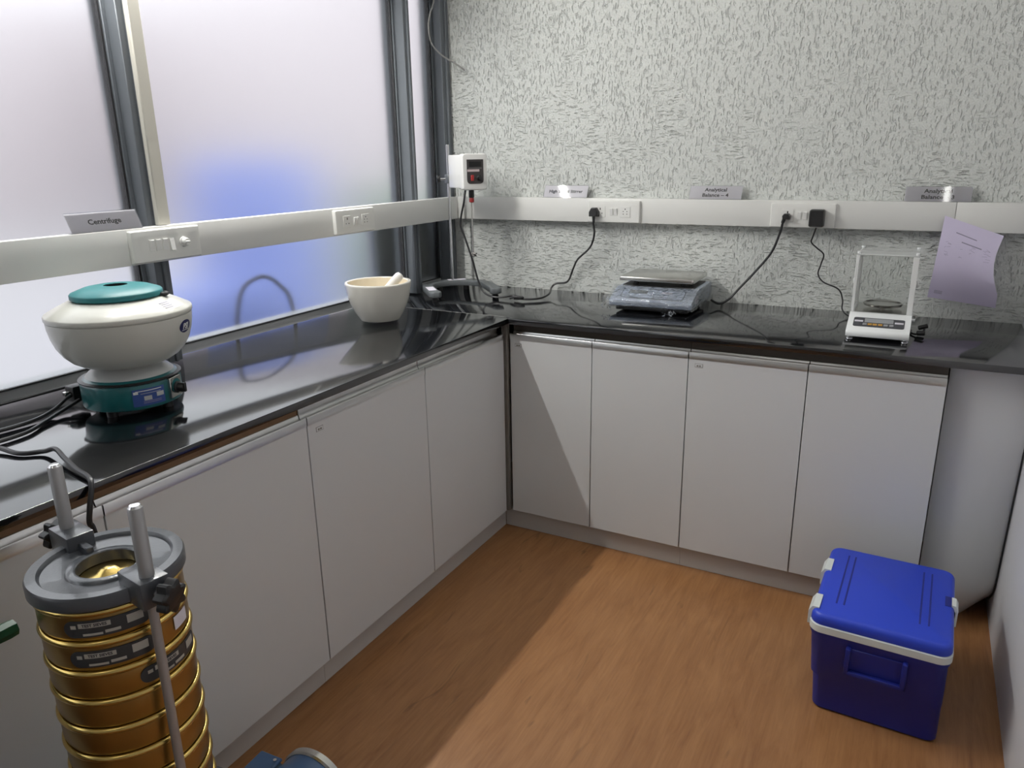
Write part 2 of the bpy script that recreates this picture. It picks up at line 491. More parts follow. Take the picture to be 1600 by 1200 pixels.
# ------------------------------------------------------------------ tagging
def tag(o, label, cat=None, group=None, kind=None):
    o['label'] = label
    if cat: o['category'] = cat
    if group: o['group'] = group
    if kind: o['kind'] = kind
    return o
def thing(name, label, cat, loc=(0, 0, 0), rotz=0, group=None):
    o = bpy.data.objects.new(name, None); C.objects.link(o)
    o.empty_display_size = 0.05
    o.location = loc; o.rotation_euler = (0, 0, R(rotz))
    return tag(o, label, cat, group)
def struct(name, bm, m, label=None, parent=None, smooth=40):
    o = to_obj(name, bm, m, parent, smooth)
    if parent is None: o['kind'] = 'structure'
    if label: o['label'] = label
    return o

# ================================================================== the room
XL, YB, XR, YF, ZC = -0.602, 0.621, 1.606, -4.2, 2.75      # left glazing, back wall, right wall, front wall, ceiling
H = 0.85
struct('floor', box(XL - 0.1, XR + 0.1, YF - 0.1, YB + 0.1, -0.06, 0.0), FLOOR, 'wood-look vinyl floor in warm brown with darker flecks')
struct('wall_back', box(XL - 0.12, XR + 0.1, YB, YB + 0.12, 0.0, ZC), PLASTER, 'back wall in rough pale grey stroke-textured plaster')
struct('wall_right', box(XR, XR + 0.1, YF, YB, 0.0, ZC), RIGHTW, 'plain grey wall along the right edge of the photo')
struct('wall_front', box(XL - 0.12, XR + 0.1, YF - 0.1, YF, 0.0, ZC), WALLP, 'plain wall behind the camera')
struct('ceiling', box(XL - 0.12, XR + 0.1, YF - 0.1, YB + 0.12, ZC, ZC + 0.08), CEIL, 'white ceiling above the room')
XG = -0.652                                                  # room face of the glazing, set back behind the mullions
wl = struct('wall_left', box(XL - 0.12, XL - 0.002, YF, YB, 0.0, 0.829), WALLP, 'low wall under the frosted windows, behind the cabinets')
TRZ = 2.06                                                   # underside of the window head
struct('header', box(XL - 0.12, XL - 0.002, YF, YB, TRZ + 0.1, ZC), WALLP, None, wl)

# windows: three bays of frosted glass in grey aluminium
def window(name, y0, y1, label, mull0=None):
    w = bpy.data.objects.new(name, None); C.objects.link(w); w['kind'] = 'structure'; w['label'] = label
    return w
def mullion(parent, y0, y1, z0=H, z1=TRZ):
    b = box(XG - 0.06, XL + 0.002, y0, y1, z0 + 0.0005, z1, 0.002, 1)
    yc = (y0 + y1) / 2
    box(XL - 0.05, XL + 0.010, yc - 0.004, yc + 0.006, z0 + 0.0005, z1, 0.002, 1, b)           # raised rib
    struct('mullion', b, FRAME, None, parent)
    struct('glazing_bead', box(XG - 0.02, XG + 0.012, y0 - 0.012, y0 - 0.0002, z0 + 0.033, z1, 0.001, 1), FRAME, None, parent)
    struct('gasket', box(XG - 0.018, XG + 0.006, y0 - 0.018, y0 - 0.0122, z0 + 0.033, z1), FRAMED, None, parent)
def bay(name, y0, y1, label, mull):
    w = window(name, y0, y1, label)
    struct('pane', box(XG - 0.008, XG - 0.002, y0, y1, H + 0.025, TRZ + 0.01), FROST, 'frosted glass pane', w, 0)
    # sill: pale sloping lip with a dark seal line above it, meeting the granite
    s = [[(XG + 0.002, y, H + 0.0008), (XG + 0.001, y, H + 0.028), (XG - 0.006, y, H + 0.034), (XG - 0.05, y, H + 0.034), (XG - 0.05, y, H + 0.0008)] for y in (y0 + 0.0005, y1 - 0.0005)]
    struct('sill_lip', loft(s), FRAMEL, None, w)
    struct('sill_seal', box(XG - 0.0005, XG + 0.0035, y0 + 0.0005, y1 - 0.0005, H + 0.0290, H + 0.0335), FRAMED, None, w)
    struct('head_rail', box(XG - 0.05, XL + 0.010, y0, y1 + 0.048, TRZ, TRZ + 0.1, 0.002, 1), FRAME, None, w)
    if mull: mullion(w, *mull)
    return w
bay('window_1', -2.40, -0.948, 'left frosted window bay behind the centrifuge', (-0.948, -0.900))
bay('window_2', -0.900, 0.294, 'wide middle frosted window bay with blue shapes glowing behind it', (0.294, 0.337))
bay('window_3', 0.337, 0.558, 'narrow frosted window bay beside the room corner', (0.558, 0.619))
bay('window_4', -3.95, -2.448, 'frosted window bay beside the camera', (-2.448, -2.40))

# outside, seen only as blurred colour through the frosting
g = struct('ground_outside', box(-40, XL - 0.13, -40, 70, -0.3, -0.2), CONC, 'paved ground outside the windows')
def outside_box(name, b, m, label, cat):
    return tag(to_obj(name, b, m), label, cat)
tb = bmesh.new()
loft([[(x, y, z) for x, y in rrect(0.5, 0.85 - 0.2 * t, 0.10, 4, -2.8, 1.52 + 0.02 * t)] for z, t in ((-0.2, 0), (0.6, 0), (1.2, 0.25), (1.38, 0.5), (1.42, 1.0))], tb)
outside_box('tarpaulin_stack', tb, TARP, 'blurred blue tarpaulin-covered stack behind the middle frosted window', 'tarpaulin')
tb = bmesh.new()
loft([[(x, y, z) for x, y in rrect(0.5, 0.80 - 0.10 * t, 0.12, 4, -2.1, 0.50)] for z, t in ((-0.2, 0), (0.58, 0), (0.72, 0.6), (0.75, 2))], tb)
outside_box('plastic_drum', tb, TARP, 'blurred low blue drum close behind the middle frosted window', 'drum')
struct('sky_blocker', box(-24, -20, -30, 12, -0.2, 6.3, 0.05), PALEW, 'long pale block added far away to hide low sky behind the left frosted windows')  # added block, sized to cut the bright low sky seen through the panes
struct('sky_blocker', box(-26, -4, 13, 16, -0.2, 6.8, 0.05), PALEW, 'pale block added far away to hide low sky behind the middle frosted window')  # second added block, dims the sky behind the middle pane
outside_box('shade_block', box(-0.80, -0.74, 0.22, 1.6, -0.2, 1.18, 0.01), DARKC, 'blurred dark block added behind the frosted glass for the shade near the corner', 'wall')  # dark block added to stand for a neighbouring building's shadow
hb = bmesh.new()
bmesh.ops.create_icosphere(hb, subdivisions=4, radius=1.0)
for v in hb.verts:
    k = 1 + 0.22 * noise.noise(v.co * 3.1) + 0.1 * noise.noise(v.co * 9)
    v.co = Vector((-2.9 + 0.45 * v.co.x * k, 3.2 + 0.5 * v.co.y * k, 0.50 + 0.72 * v.co.z * k))
outside_box('shrub', hb, LEAF, 'blurred grey-green shrub beyond the frosted glass near the corner', 'shrub')
tag(to_obj('loose_cable', tube([(-0.735, -0.62, -0.2), (-0.735, -0.60, 0.5), (-0.735, -0.56, 0.93), (-0.735, -0.46, 1.02), (-0.735, -0.36, 0.98), (-0.735, -0.30, 0.85), (-0.735, -0.28, 0.3), (-0.735, -0.3, -0.2)], 0.007), CABLE),
    'blurred black cable loop outside the frosted glass', 'cable')

# cable trunking along both walls: base tray + snap-on lids
Z0R, Z1R, WR = 1.147, 1.242, 0.045
def trunk(name, label, axis, a0, a1, splits):
    t = thing(name, label, 'trunking')
    edges = [a0] + splits + [a1]
    def bx(u0, u1, d0, d1, z0, z1, bev):
        if axis == 'y': return box(XL + d0, XL + d1, u0, u1, z0, z1, bev, 2)
        return box(u0, u1, YB - d1, YB - d0, z0, z1, bev, 2)
    to_obj('tray', bx(a0, a1, 0.001, WR - 0.006, Z0R + 0.001, Z1R - 0.001, 0.001), PVC, t)
    for u0, u1 in zip(edges, edges[1:]):
        to_obj('lid', bx(u0 + 0.0008, u1 - 0.0008, WR - 0.005, WR, Z0R, Z1R, 0.0016), PVC, t)
    return t
trunk('cable_trunking', 'white plastic cable trunking running across the frosted windows', 'y', -3.9, YB - WR, [-1.95])
trunk('cable_trunking', 'white plastic cable trunking along the textured back wall', 'x', XL + WR, XR - 0.002, [1.365])
# pale conduit going up the first mullion
t = thing('cable_conduit', 'cream vertical cable conduit on the grey mullion above the trunking', 'conduit', (0, 0, 0))
to_obj('tray', box(XL + 0.007, XL + 0.022, -0.930, -0.896, Z1R, TRZ, 0.0015, 1), PVCB, t)
to_obj('lid', box(XL + 0.0222, XL + 0.0262, -0.931, -0.895, Z1R + 0.0005, TRZ, 0.0015, 1), PVCB, t)

# ================================================================== cabinets
DT, DB = 0.774, 0.084                                        # door top, door bottom
def profile_bm(u0, u1, place, full=True):
    sec = [(0.000, DT - 0.004), (0.000, 0.790), (0.0015, 0.7925), (0.0035, 0.790), (0.0045, 0.781), (0.016, 0.779), (0.025, 0.786), (0.028, 0.796), (0.028, 0.829), (0.031, 0.829), (0.031, DT - 0.004)]
    if not full: sec = [(d, min(z, 0.7955)) for d, z in sec]
    return loft([[place(u, d, z) for d, z in sec] for u in (u0, u1)])
def cabinet(name, label, group, axis, doors, stickers, u0, u1):
    """axis 'y': left run (front faces +x); axis 'x': back run (front faces -y)"""
    c = thing(name, label, 'cabinet', group=group)
    place = (lambda u, d, z: Vector((-0.02 - d, u, z))) if axis == 'y' else (lambda u, d, z: Vector((u, 0.02 + d, z)))
    def bx(a0, a1, d0, d1, z0, z1, bev=0.0):
        p, q = place(a0, d0, z0), place(a1, d1, z1)
        return box(min(p.x, q.x), max(p.x, q.x), min(p.y, q.y), max(p.y, q.y), z0, z1, bev, 1)
    depth = 0.575
    body = bx(u0, u1, 0.022, depth, DB + 0.002, 0.77)
    to_obj('body', body, CARC, c)
    to_obj('kick_plate', bx(-0.0475 if (axis == 'x' and u0 < 0) else u0, 0.047 if (axis == 'y' and u1 > 0) else u1, 0.028, 0.040, 0.0, DB - 0.004, 0.001), KICK, c)
    to_obj('top_rail', bx(u0 + 0.001, u1 - 0.001, 0.0315, 0.046, 0.772, 0.829), PLY if axis == 'y' else mat('recess_shade_board', (0.085, 0.072, 0.060), 0.6, var=0.1), c)  # back-run rail coloured dark to stand for the unlit recess
    for i, (a, b) in enumerate(doors):
        d = to_obj('door', bx(a + 0.0016, b - 0.0016, 0.001, 0.019, DB, DT, 0.0012), LAM, c)
        to_obj('handle', profile_bm(a + 0.0016, b - 0.0016, place, axis == 'y' and b > -1.0), ALU, d)['label'] = 'aluminium grip profile'
        if i in stickers:
            s0 = a + (0.030 if axis == 'y' else 0.022)
            st = bx(s0, s0 + 0.026, 0.0002, 0.0012, 0.744, 0.757)
            so = to_obj('sticker', st, mat('sticker_grey', (0.30, 0.30, 0.30), 0.5, var=0.1), d)
            to_obj('sticker_face', bx(s0 + 0.0015, s0 + 0.0245, -0.0001, 0.0008, 0.7455, 0.7555), LAM, so)
            for q in (0.006, 0.014):
                to_obj('sticker_mark', bx(s0 + q, s0 + q + 0.006, -0.0003, 0.0005, 0.747, 0.752), CARC, so)
    return c
grp = 'pale grey laminate base cabinets'
cabinet('base_cabinet', 'pale grey laminate base cabinet under the left worktop, beside the inner corner', grp, 'y', [(-1.016, -0.498), (-0.498, 0.006)], (0,), -1.016, 0.006)
cabinet('base_cabinet', 'pale grey laminate base cabinet behind the stacked brass sieves', grp, 'y', [(-2.10, -1.563), (-1.563, -1.016)], (), -2.10, -1.016)
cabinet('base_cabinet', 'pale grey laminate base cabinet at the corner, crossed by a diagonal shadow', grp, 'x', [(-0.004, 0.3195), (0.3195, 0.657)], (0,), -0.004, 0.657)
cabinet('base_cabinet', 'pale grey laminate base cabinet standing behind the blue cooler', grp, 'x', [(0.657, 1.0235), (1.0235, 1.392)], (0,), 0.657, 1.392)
tag(to_obj('corner_post', box(-0.036, -0.0125, 0.0140, 0.036, 0.081, 0.829, 0.0015, 1), CARC), 'narrow dark corner post between the two cabinet runs', 'post')
# bent white filler sheet between the last cabinet and the right wall
def filler(u, v):
    x = 1.396 + u * (1.601 - 1.396)
    z = 0.001 + v * (0.826 - 0.001)
    k = max(0.0, 1 - z / 0.62)
    y = 0.050 + 0.03 * (1 - u) ** 3 + u * u * (0.012 + 0.07 * k + 0.17 * max(0, 1 - z / 0.16) ** 2.0)
    return (x, y, z)
tag(to_obj('filler_panel', sheet(filler, 14, 40, -0.003), LAM), 'warped white laminate filler sheet beside the last cabinet at right', 'panel')
tag(to_obj('sealant_strip', tube([(1.6025, filler(1, k / 20)[1] - 0.004, filler(1, k / 20)[2]) for k in range(0, 21)], 0.0022, 6), FRAMED), 'thin dark gap strip where the filler sheet meets the right wall', 'strip')

# worktop: two slabs of black granite with a pale joint
wt = thing('worktop', 'polished black granite worktop running round the corner in an L', 'worktop')
to_obj('slab', prism([(-0.652, -3.6), (0.0, -3.6), (0.0, 0.0275), (-0.652, 0.0275)], 0.83, 0.85, 0.0015, 2), GRANITE, wt)
to_obj('slab', prism([(0.0004, 0.0), (1.604, 0.0), (1.604, 0.619), (-0.652, 0.619), (-0.652, 0.0295), (0.0004, 0.0295)], 0.83, 0.85, 0.0015, 2), GRANITE, wt)
to_obj('joint', box(-0.598, -0.03, 0.0270, 0.0300, 0.832, 0.8497), mat('pale_joint_filler', (0.35, 0.35, 0.33), 0.7, var=0.2, vscale=30), wt)

# ================================================================== lamps
def batten(name, label, x, y0, y1, z, m, side):
    t = thing(name, label, 'lamp', (0, 0, 0))
    if side == 'wall':
        to_obj('housing', box(x - 0.036, x - 0.020, y0 - 0.03, y1 + 0.03, z - 0.015, z + 0.035, 0.004), PVC, t)
        for y in (y0, y1): to_obj('end_cap', box(x - 0.022, x + 0.016, y - 0.012, y + 0.012, z - 0.017, z + 0.017, 0.003), PVC, t)
    else:
        to_obj('housing', box(x - 0.03, x + 0.03, y0 - 0.03, y1 + 0.03, z + 0.022, ZC, 0.004), PVC, t)
        for y in (y0, y1): to_obj('end_cap', box(x - 0.016, x + 0.016, y - 0.012, y + 0.012, z - 0.017, z + 0.024, 0.003), PVC, t)
    to_obj('tube', cyl(0.013, 0, y1 - y0 - 0.02, 16, M=T(x, y0 + 0.01, z) @ RX(-90)), m, t)
    return t
batten('tube_light', 'white tube light on the window head, just above the picture', -0.556, -1.30, -0.10, 2.088, TUBEM, 'wall')
batten('tube_light', 'ceiling tube light above the right end of the room', 1.37, -1.25, -0.05, 2.70, TUBE2M, 'ceiling')
batten('tube_light', 'added ceiling fill tube behind the camera', 0.5, -3.7, -2.5, 2.70, TUBE2M, 'ceiling')  # unseen lamp, added to lift the general room light

# ================================================================== centrifuge
def prof_r(prof, z):
    for (r0, z0), (r1, z1) in zip(prof, prof[1:]):
        if min(z0, z1) <= z <= max(z0, z1) and abs(z1 - z0) > 1e-9:
            return r0 + (r1 - r0) * (z - z0) / (z1 - z0)
    return prof[-1][0]
def on_curve(bm, rf, az, zc, off=0.0):
    """wrap flat XZ work (facing -Y) round the local Z axis; az is the azimuth of its middle, rf the radius at a height"""
    def f(c):
        z = zc + c.z
        r = rf(z) + off - c.y
        a = R(az) + c.x / rf(zc)
        return (r * math.cos(a), r * math.sin(a), z)
    return warp(bm, f)
def flat_patch(w, h, th=0.0004, nx=10, nz=2, corner=0.0):
    bm = bmesh.new()
    if corner > 0:
        poly = rrect(w, h, corner, 6)
        lo = [bm.verts.new((x, 0, z)) for x, z in poly]; hi = [bm.verts.new((x, -th, z)) for x, z in poly]
        n = len(poly)
        for k in range(n): bm.faces.new((lo[k], lo[(k + 1) % n], hi[(k + 1) % n], hi[k]))
        c = [v for v in hi]
        f = bm.faces.new(hi); bm.faces.new(lo)
        # cut into vertical strips so that it can follow a curved body
        for i in range(1, nx):
            x = -w / 2 + w * i / nx
            bmesh.ops.bisect_plane(bm, geom=bm.verts[:] + bm.edges[:] + bm.faces[:], plane_co=(x, 0, 0), plane_no=(1, 0, 0))
        return bm
    b = box(-w / 2, w / 2, -th, 0, -h / 2, h / 2)
    for i in range(1, nx):
        bmesh.ops.bisect_plane(b, geom=b.verts[:] + b.edges[:] + b.faces[:], plane_co=(-w / 2 + w * i / nx, 0, 0), plane_no=(1, 0, 0))
    for i in range(1, nz):
        bmesh.ops.bisect_plane(b, geom=b.verts[:] + b.edges[:] + b.faces[:], plane_co=(0, 0, -h / 2 + h * i / nz), plane_no=(0, 0, 1))
    return b

cf = thing('centrifuge', 'cream bowl-shaped laboratory centrifuge with teal lid and teal base', 'centrifuge', (-0.3456, -1.2446, H))
base_prof = [(0.100, 0.014), (0.107, 0.017), (0.109, 0.021), (0.109, 0.070), (0.107, 0.076), (0.096, 0.084), (0.080, 0.088)]
to_obj('base', lathe(base_prof, 64), TEAL, cf)
for a in (20, 110, 200, 290):
    to_obj('foot', cyl(0.012, 0.0, 0.016, 16, M=T(0.085 * math.cos(R(a)), 0.085 * math.sin(R(a)), 0)), BLACK, cf)
to_obj('gasket_rim', lathe([(0.1085, 0.074), (0.1115, 0.076), (0.1115, 0.078), (0.105, 0.0795)], 64), BLACK, cf)
to_obj('neck', lathe([(0.100, 0.078), (0.098, 0.082), (0.088, 0.092), (0.076, 0.100), (0.068, 0.106), (0.066, 0.114)], 64), NECK, cf)
bowl_prof = [(0.060, 0.1070), (0.078, 0.1080), (0.098, 0.1140), (0.116, 0.1250), (0.131, 0.1410), (0.142, 0.1600), (0.149, 0.1820), (0.1530, 0.2030), (0.1540, 0.2180), (0.1540, 0.2205)]
to_obj('bowl', lathe(bowl_prof, 72), CREAM, cf)
to_obj('upper_shell', lathe([(0.1525, 0.2205), (0.1525, 0.2215), (0.1545, 0.2217), (0.1560, 0.2240), (0.1560, 0.2320), (0.1540, 0.2345), (0.1300, 0.2475), (0.1020, 0.2610), (0.0900, 0.2625)], 72), CREAM, cf)
lid = to_obj('lid', lathe([(0.088, 0.2630), (0.0945, 0.2635), (0.0975, 0.2660), (0.0975, 0.2745), (0.0950, 0.2775), (0.0700, 0.2870), (0.0500, 0.2905), (0.0270, 0.2915), (0.0255, 0.2910), (0.0250, 0.2780), (0.0, 0.2780)], 72), TEALT, cf)
to_obj('sight_hole', lathe([(0.0, 0.2785), (0.0248, 0.2785), (0.0248, 0.2895), (0.0244, 0.2895), (0.0244, 0.2800), (0.0, 0.2800)], 40), HOLE, lid)
# latch and hinge tabs on either side of the lid
for a, s in ((38, 1.0), (205, 0.8)):
    M = RZ(a) @ T(0.098, 0, 0.2615)
    to_obj('latch', box(-0.004, 0.014 * s, -0.011, 0.011, 0, 0.008, 0.002, 1, M=M), BLACK, cf)
    to_obj('latch_screw', cyl(0.0035, 0.008, 0.010, 10, M=M @ T(0.008, 0, 0)), CHROME, cf)
# transparent notice on the sloping shell, oval maker badge on the bowl
rs = lambda z: prof_r([(0.1560, 0.2320), (0.1540, 0.2345), (0.1300, 0.2475), (0.1020, 0.2610)], z)
nb = to_obj('notice', on_curve(flat_patch(0.060, 0.016, nx=8, nz=4), rs, 22, 0.2475, 0.0004), mat('clear_notice_film', (0.66, 0.67, 0.64), 0.15, var=0.05), cf)
for k in range(4):
    to_obj('notice_line', on_curve(flat_patch(0.030 - 0.004 * (k % 2), 0.0008, nx=6, nz=1), rs, 15 - k * 0.6, 0.2525 - 0.0030 * k, 0.0012), GINK, nb)
rb = lambda z: prof_r(bowl_prof, z)
el = bmesh.new()
def oval(rx, rz, th=0.0005, n=36):
    bm = bmesh.new()
    lo = [bm.verts.new((rx * math.cos(2 * PI * i / n), 0, rz * math.sin(2 * PI * i / n))) for i in range(n)]
    hi = [bm.verts.new((rx * math.cos(2 * PI * i / n), -th, rz * math.sin(2 * PI * i / n))) for i in range(n)]
    for i in range(n): bm.faces.new((lo[i], lo[(i + 1) % n], hi[(i + 1) % n], hi[i]))
    bm.faces.new(lo); bm.faces.new(hi)
    for k in range(-3, 4):
        bmesh.ops.bisect_plane(bm, geom=bm.verts[:] + bm.edges[:] + bm.faces[:], plane_co=(rx * k / 4, 0, 0), plane_no=(1, 0, 0))
    for k in (-1, 0, 1):
        bmesh.ops.bisect_plane(bm, geom=bm.verts[:] + bm.edges[:] + bm.faces[:], plane_co=(0, 0, rz * k / 2), plane_no=(0, 0, 1))
    return bm
el.free()
bd = to_obj('badge', on_curve(oval(0.024, 0.0150), rb, 25, 0.1935, 0.0004), NAVY, cf)
tx = text_bm('PSI', 0.0185, 0.0006, 0.0002)
warp(tx, lambda c: (c.x + 0.15 * c.z, c.y, c.z))
to_obj('badge_lettering', on_curve(tx, rb, 25, 0.1935, 0.0013), SWITCH, bd)
to_obj('badge_swoosh', on_curve(flat_patch(0.030, 0.0014, nx=6, nz=1), rb, 25, 0.1850, 0.0011), SWITCH, bd)
# blue rating plate on the base, control plate with pointer knob beside it
rbase = lambda z: 0.1092
pl = to_obj('rating_plate', on_curve(flat_patch(0.072, 0.040, nx=14, nz=1), rbase, -17, 0.0445, 0.0003), PLATEB, cf)
for w, h, az, z, m_ in ((0.058, 0.0018, -17, 0.0478, SWITCH), (0.010, 0.006, -32, 0.0445, SWITCH), (0.017, 0.010, -19, 0.0300, NECK), (0.017, 0.010, -4, 0.0345, NECK), (0.045, 0.001, -15, 0.0415, NECK), (0.040, 0.001, -14, 0.0225, GINK), (0.040, 0.001, -14, 0.0190, GINK)):
    to_obj('plate_field', on_curve(flat_patch(w, h, nx=5, nz=1), rbase, az, z + 0.012, 0.0008), m_, pl)
M = RZ(20) @ T(0.104, 0, 0.050)
cp = to_obj('control_plate', box(0, 0.010, -0.022, 0.022, -0.024, 0.024, 0.001, 1, M=M), STEEL, cf)
to_obj('dial_print', lathe([(0.012, 0), (0.017, 0), (0.017, 0.0006), (0.012, 0.0006)], 24, M=M @ T(0.0100, 0, 0.002) @ RY(90)), TEAL, cp)
kb = lathe([(0.014, 0), (0.014, 0.004), (0.010, 0.006), (0.009, 0.018), (0.0075, 0.020)], 20, M=M @ T(0.0102, 0, -0.002) @ RY(90))
box(0.016, 0.034, -0.004, 0.004, -0.013, 0.009, 0.001, 1, kb, M)
to_obj('knob', kb, BLACK, cf)
# inlet socket with plug at the back left
M = RZ(208) @ T(0.105, 0, 0.046)
to_obj('inlet_socket', box(0, 0.012, -0.018, 0.018, -0.016, 0.016, 0.002, 1, M=M), BLACK, cf)

def cord(name, label, path, r, m=CABLE, group=None, loc=None):
    t = thing(name, label, 'cable', (0, 0, 0), group=group)
    to_obj('cable', tube(path, r, 8), m, t)
    return t
pc = cord('power_cable', 'upper black power cord leaving the centrifuge plug towards the left', [(-0.454, -1.302, H + 0.036), (-0.462, -1.330, H + 0.030), (-0.452, -1.385, H + 0.010), (-0.435, -1.46, H + 0.006), (-0.455, -1.60, H + 0.006), (-0.50, -1.80, H + 0.006), (-0.56, -1.95, H + 0.02), (-0.555, -1.99, 1.12)], 0.0046)
to_obj('plug', box(-0.486, -0.452, -1.326, -1.288, H + 0.012, H + 0.052, 0.006, 2), BLACK, pc)
to_obj('plug_clip', box(-0.476, -0.464, -1.338, -1.318, H + 0.030, H + 0.040, 0.001, 1), STEEL, pc)
cord('power_cable', 'lower black power cord lying beside the centrifuge', [(-0.445, -1.318, H + 0.020), (-0.440, -1.36, H + 0.010), (-0.405, -1.43, H + 0.006), (-0.37, -1.50, H + 0.006), (-0.38, -1.62, H + 0.006), (-0.44, -1.86, H + 0.006), (-0.52, -2.06, H + 0.02), (-0.552, -2.1, 1.12)], 0.0046)
cord('power_cable', 'thin black cables lying along the window sill behind the centrifuge', [(-0.455, -1.235, H + 0.046), (-0.54, -1.23, H + 0.030), (-0.612, -1.27, H + 0.010), (-0.634, -1.38, H + 0.0045), (-0.636, -1.52, H + 0.0045), (-0.636, -1.9, H + 0.0045)], 0.0036)

# ================================================================== switchboards (front faces local -Y)
def pins(parent, x, z, five):
    pts = [(0, 0.011, 0.0026), (-0.0075, -0.006, 0.0021), (0.0075, -0.006, 0.0021)]
    if five: pts = [(0, 0.011, 0.0024), (-0.0075, 0.002, 0.0018), (0.0075, 0.002, 0.0018), (-0.0075, -0.008, 0.0018), (0.0075, -0.008, 0.0018)]
    s = to_obj('socket', box(x - 0.021, x + 0.021, -0.0152, -0.0135, z - 0.021, z + 0.021, 0.0006, 1), SWITCH, parent)
    for px, pz, r in pts:
        b = bmesh.new()
        if r > 0.0025 and not five: box(x + px - 0.002, x + px + 0.002, -0.0156, -0.0140, z + pz - 0.004, z + pz + 0.004, bm=b)
        else: cyl(r, 0, 0.0012, 10, bm=b, M=T(x + px, -0.0143, z + pz) @ RX(90))
        to_obj('pin_hole', b, HOLE, s)
def rocker(parent, x, z, up=True, w=0.0125, h=0.026, bold=True):
    fr = to_obj('switch', box(x - w / 2 - 0.001, x + w / 2 + 0.001, -0.0150, -0.0135, z - h / 2 - 0.001, z + h / 2 + 0.001), SWITCH, parent)
    d0, d1 = (0.0195, 0.0155) if up else (0.0155, 0.0195)
    if not bold: d0, d1 = 0.0170, 0.0152
    a = [(x - w / 2, -0.014, z + h / 2), (x + w / 2, -0.014, z + h / 2), (x + w / 2, -0.014, z - h / 2), (x - w / 2, -0.014, z - h / 2)]
    b = [(x - w / 2 + 0.0005, -d0, z + h / 2 - 0.001), (x + w / 2 - 0.0005, -d0, z + h / 2 - 0.001), (x + w / 2 - 0.0005, -d1, z - h / 2 + 0.001), (x - w / 2 + 0.0005, -d1, z - h / 2 + 0.001)]
    to_obj('rocker', loft([a, b]), ROCK, fr)
def board(label, loc, rotz, build):
    t = thing('switchboard', label, 'switchboard', loc, rotz, 'white modular switch plates on the trunking')
    b = loft([[(x, y, z) for x, z in rrect(w, h, r, 4)] for y, w, h, r in ((-0.0002, 0.220, 0.086, 0.004), (-0.0075, 0.220, 0.086, 0.004), (-0.0125, 0.214, 0.080, 0.004), (-0.0135, 0.204, 0.056, 0.003), (-0.0135, 0.17, 0.05, 0.003))])
    to_obj('plate', b, SWITCH, t)
    build(t)
    return t
ZB = 1.1935
def b1(t):
    for x, u in ((-0.050, True), (-0.030, True), (-0.008, True)): rocker(t, x, 0.001, u, 0.015, 0.030, False)
    rocker(t, 0.013, -0.002, False, 0.0145, 0.032)
    k = lathe([(0.014, 0), (0.0135, 0.003), (0.0105, 0.004), (0.010, 0.013), (0.0085, 0.015)], 28, M=T(0.052, -0.0134, 0.002) @ RX(90))
    box(0.0445, 0.0595, -0.0325, -0.026, -0.0005, 0.0045, 0.001, 1, k)
    to_obj('regulator_knob', k, ROCK, t)
board('white switch plate with four switches and a round regulator knob above the centrifuge', (XL + WR, -0.938, ZB), 90, b1)
def b2(t):
    pins(t, -0.050, 0, False); rocker(t, -0.008, 0, True); rocker(t, 0.008, 0, True); pins(t, 0.053, 0, True)
board('white switch plate with two empty sockets above the mortar', (XL + WR, -0.140, ZB), 90, b2)
def b3(t):
    pins(t, -0.055, 0, False); rocker(t, -0.008, 0, True); rocker(t, 0.010, 0, True); pins(t, 0.050, 0, True)
board('white switch plate on the back wall with a single black plug in its left socket', (0.181, YB - WR, ZB - 0.003), 0, b3)
def b4(t):
    pins(t, -0.050, 0, False); rocker(t, -0.010, 0, True); rocker(t, 0.010, 0, True); pins(t, 0.050, 0, True)
board('white switch plate on the back wall holding a plug and a square black adapter', (0.893, YB - WR, ZB - 0.003), 0, b4)

# ================================================================== sign holders on the trunking
def sign(label, lines, loc, rotz, w=0.196, tilt=25, size=0.0190):
    """clear acrylic holder leaning back, white card inside; local front is -Y, bottom edge at the origin"""
    t = thing('sign_holder', label, 'sign', loc, rotz, 'name signs standing on the trunking')
    M = RX(-tilt)
    h = 0.054
    cb_ = bmesh.new()
    cb_.faces.new([cb_.verts.new(M @ Vector((x, 0.0022, z))) for x, z in ((-w / 2 + 0.001, 0.001), (w / 2 - 0.001, 0.001), (w / 2 - 0.001, h - 0.001), (-w / 2 + 0.001, h - 0.001))])
    cd = to_obj('card', cb_, WHITEP, t, 0)                      # one sheet of paper between the acrylic sheets
    k = len(lines)
    for i, s in enumerate(lines):
        b = text_bm(s, size, 0.00045, 0.0001)
        sx = 1.12
        warp(b, lambda c: (c.x * sx, c.y, c.z))
        z = h / 2 + ((k - 1) / 2 - i) * 0.021
        b.transform(M @ T(0, 0.0018, z))
        to_obj('lettering', b, INK, cd)
    to_obj('front_sheet', box(-w / 2, w / 2, 0.0, 0.0013, 0.0, h, M=M), GLASS, t)
    to_obj('back_sheet', box(-w / 2, w / 2, 0.0031, 0.0046, 0.0, h, M=M), GLASS, t)
    # bent foot of the holder resting on the trunking
    to_obj('foot', box(-w / 2, w / 2, 0.002, 0.030, 0.0, 0.0015), GLASS, t)
    return t
ZS = Z1R + 0.0006
sign('white sign reading Centrifuge', ['Centrifuge'], (XL + WR - 0.003, -1.092, ZS), 90)
sign('white sign reading High Speed Stirrer', ['High Speed Stirrer'], (-0.040, YB - WR + 0.003, ZS), 0, size=0.0178)
sign('white sign reading Analytical Balance - 4, between the two back-wall switch plates', ['Analytical', 'Balance – 4'], (0.575, YB - WR + 0.003, ZS), 0)
sign('white sign reading Analytical Balance - 3, above the lilac paper', ['Analytical', 'Balance – 3'], (1.307, YB - WR + 0.003, ZS), 0)

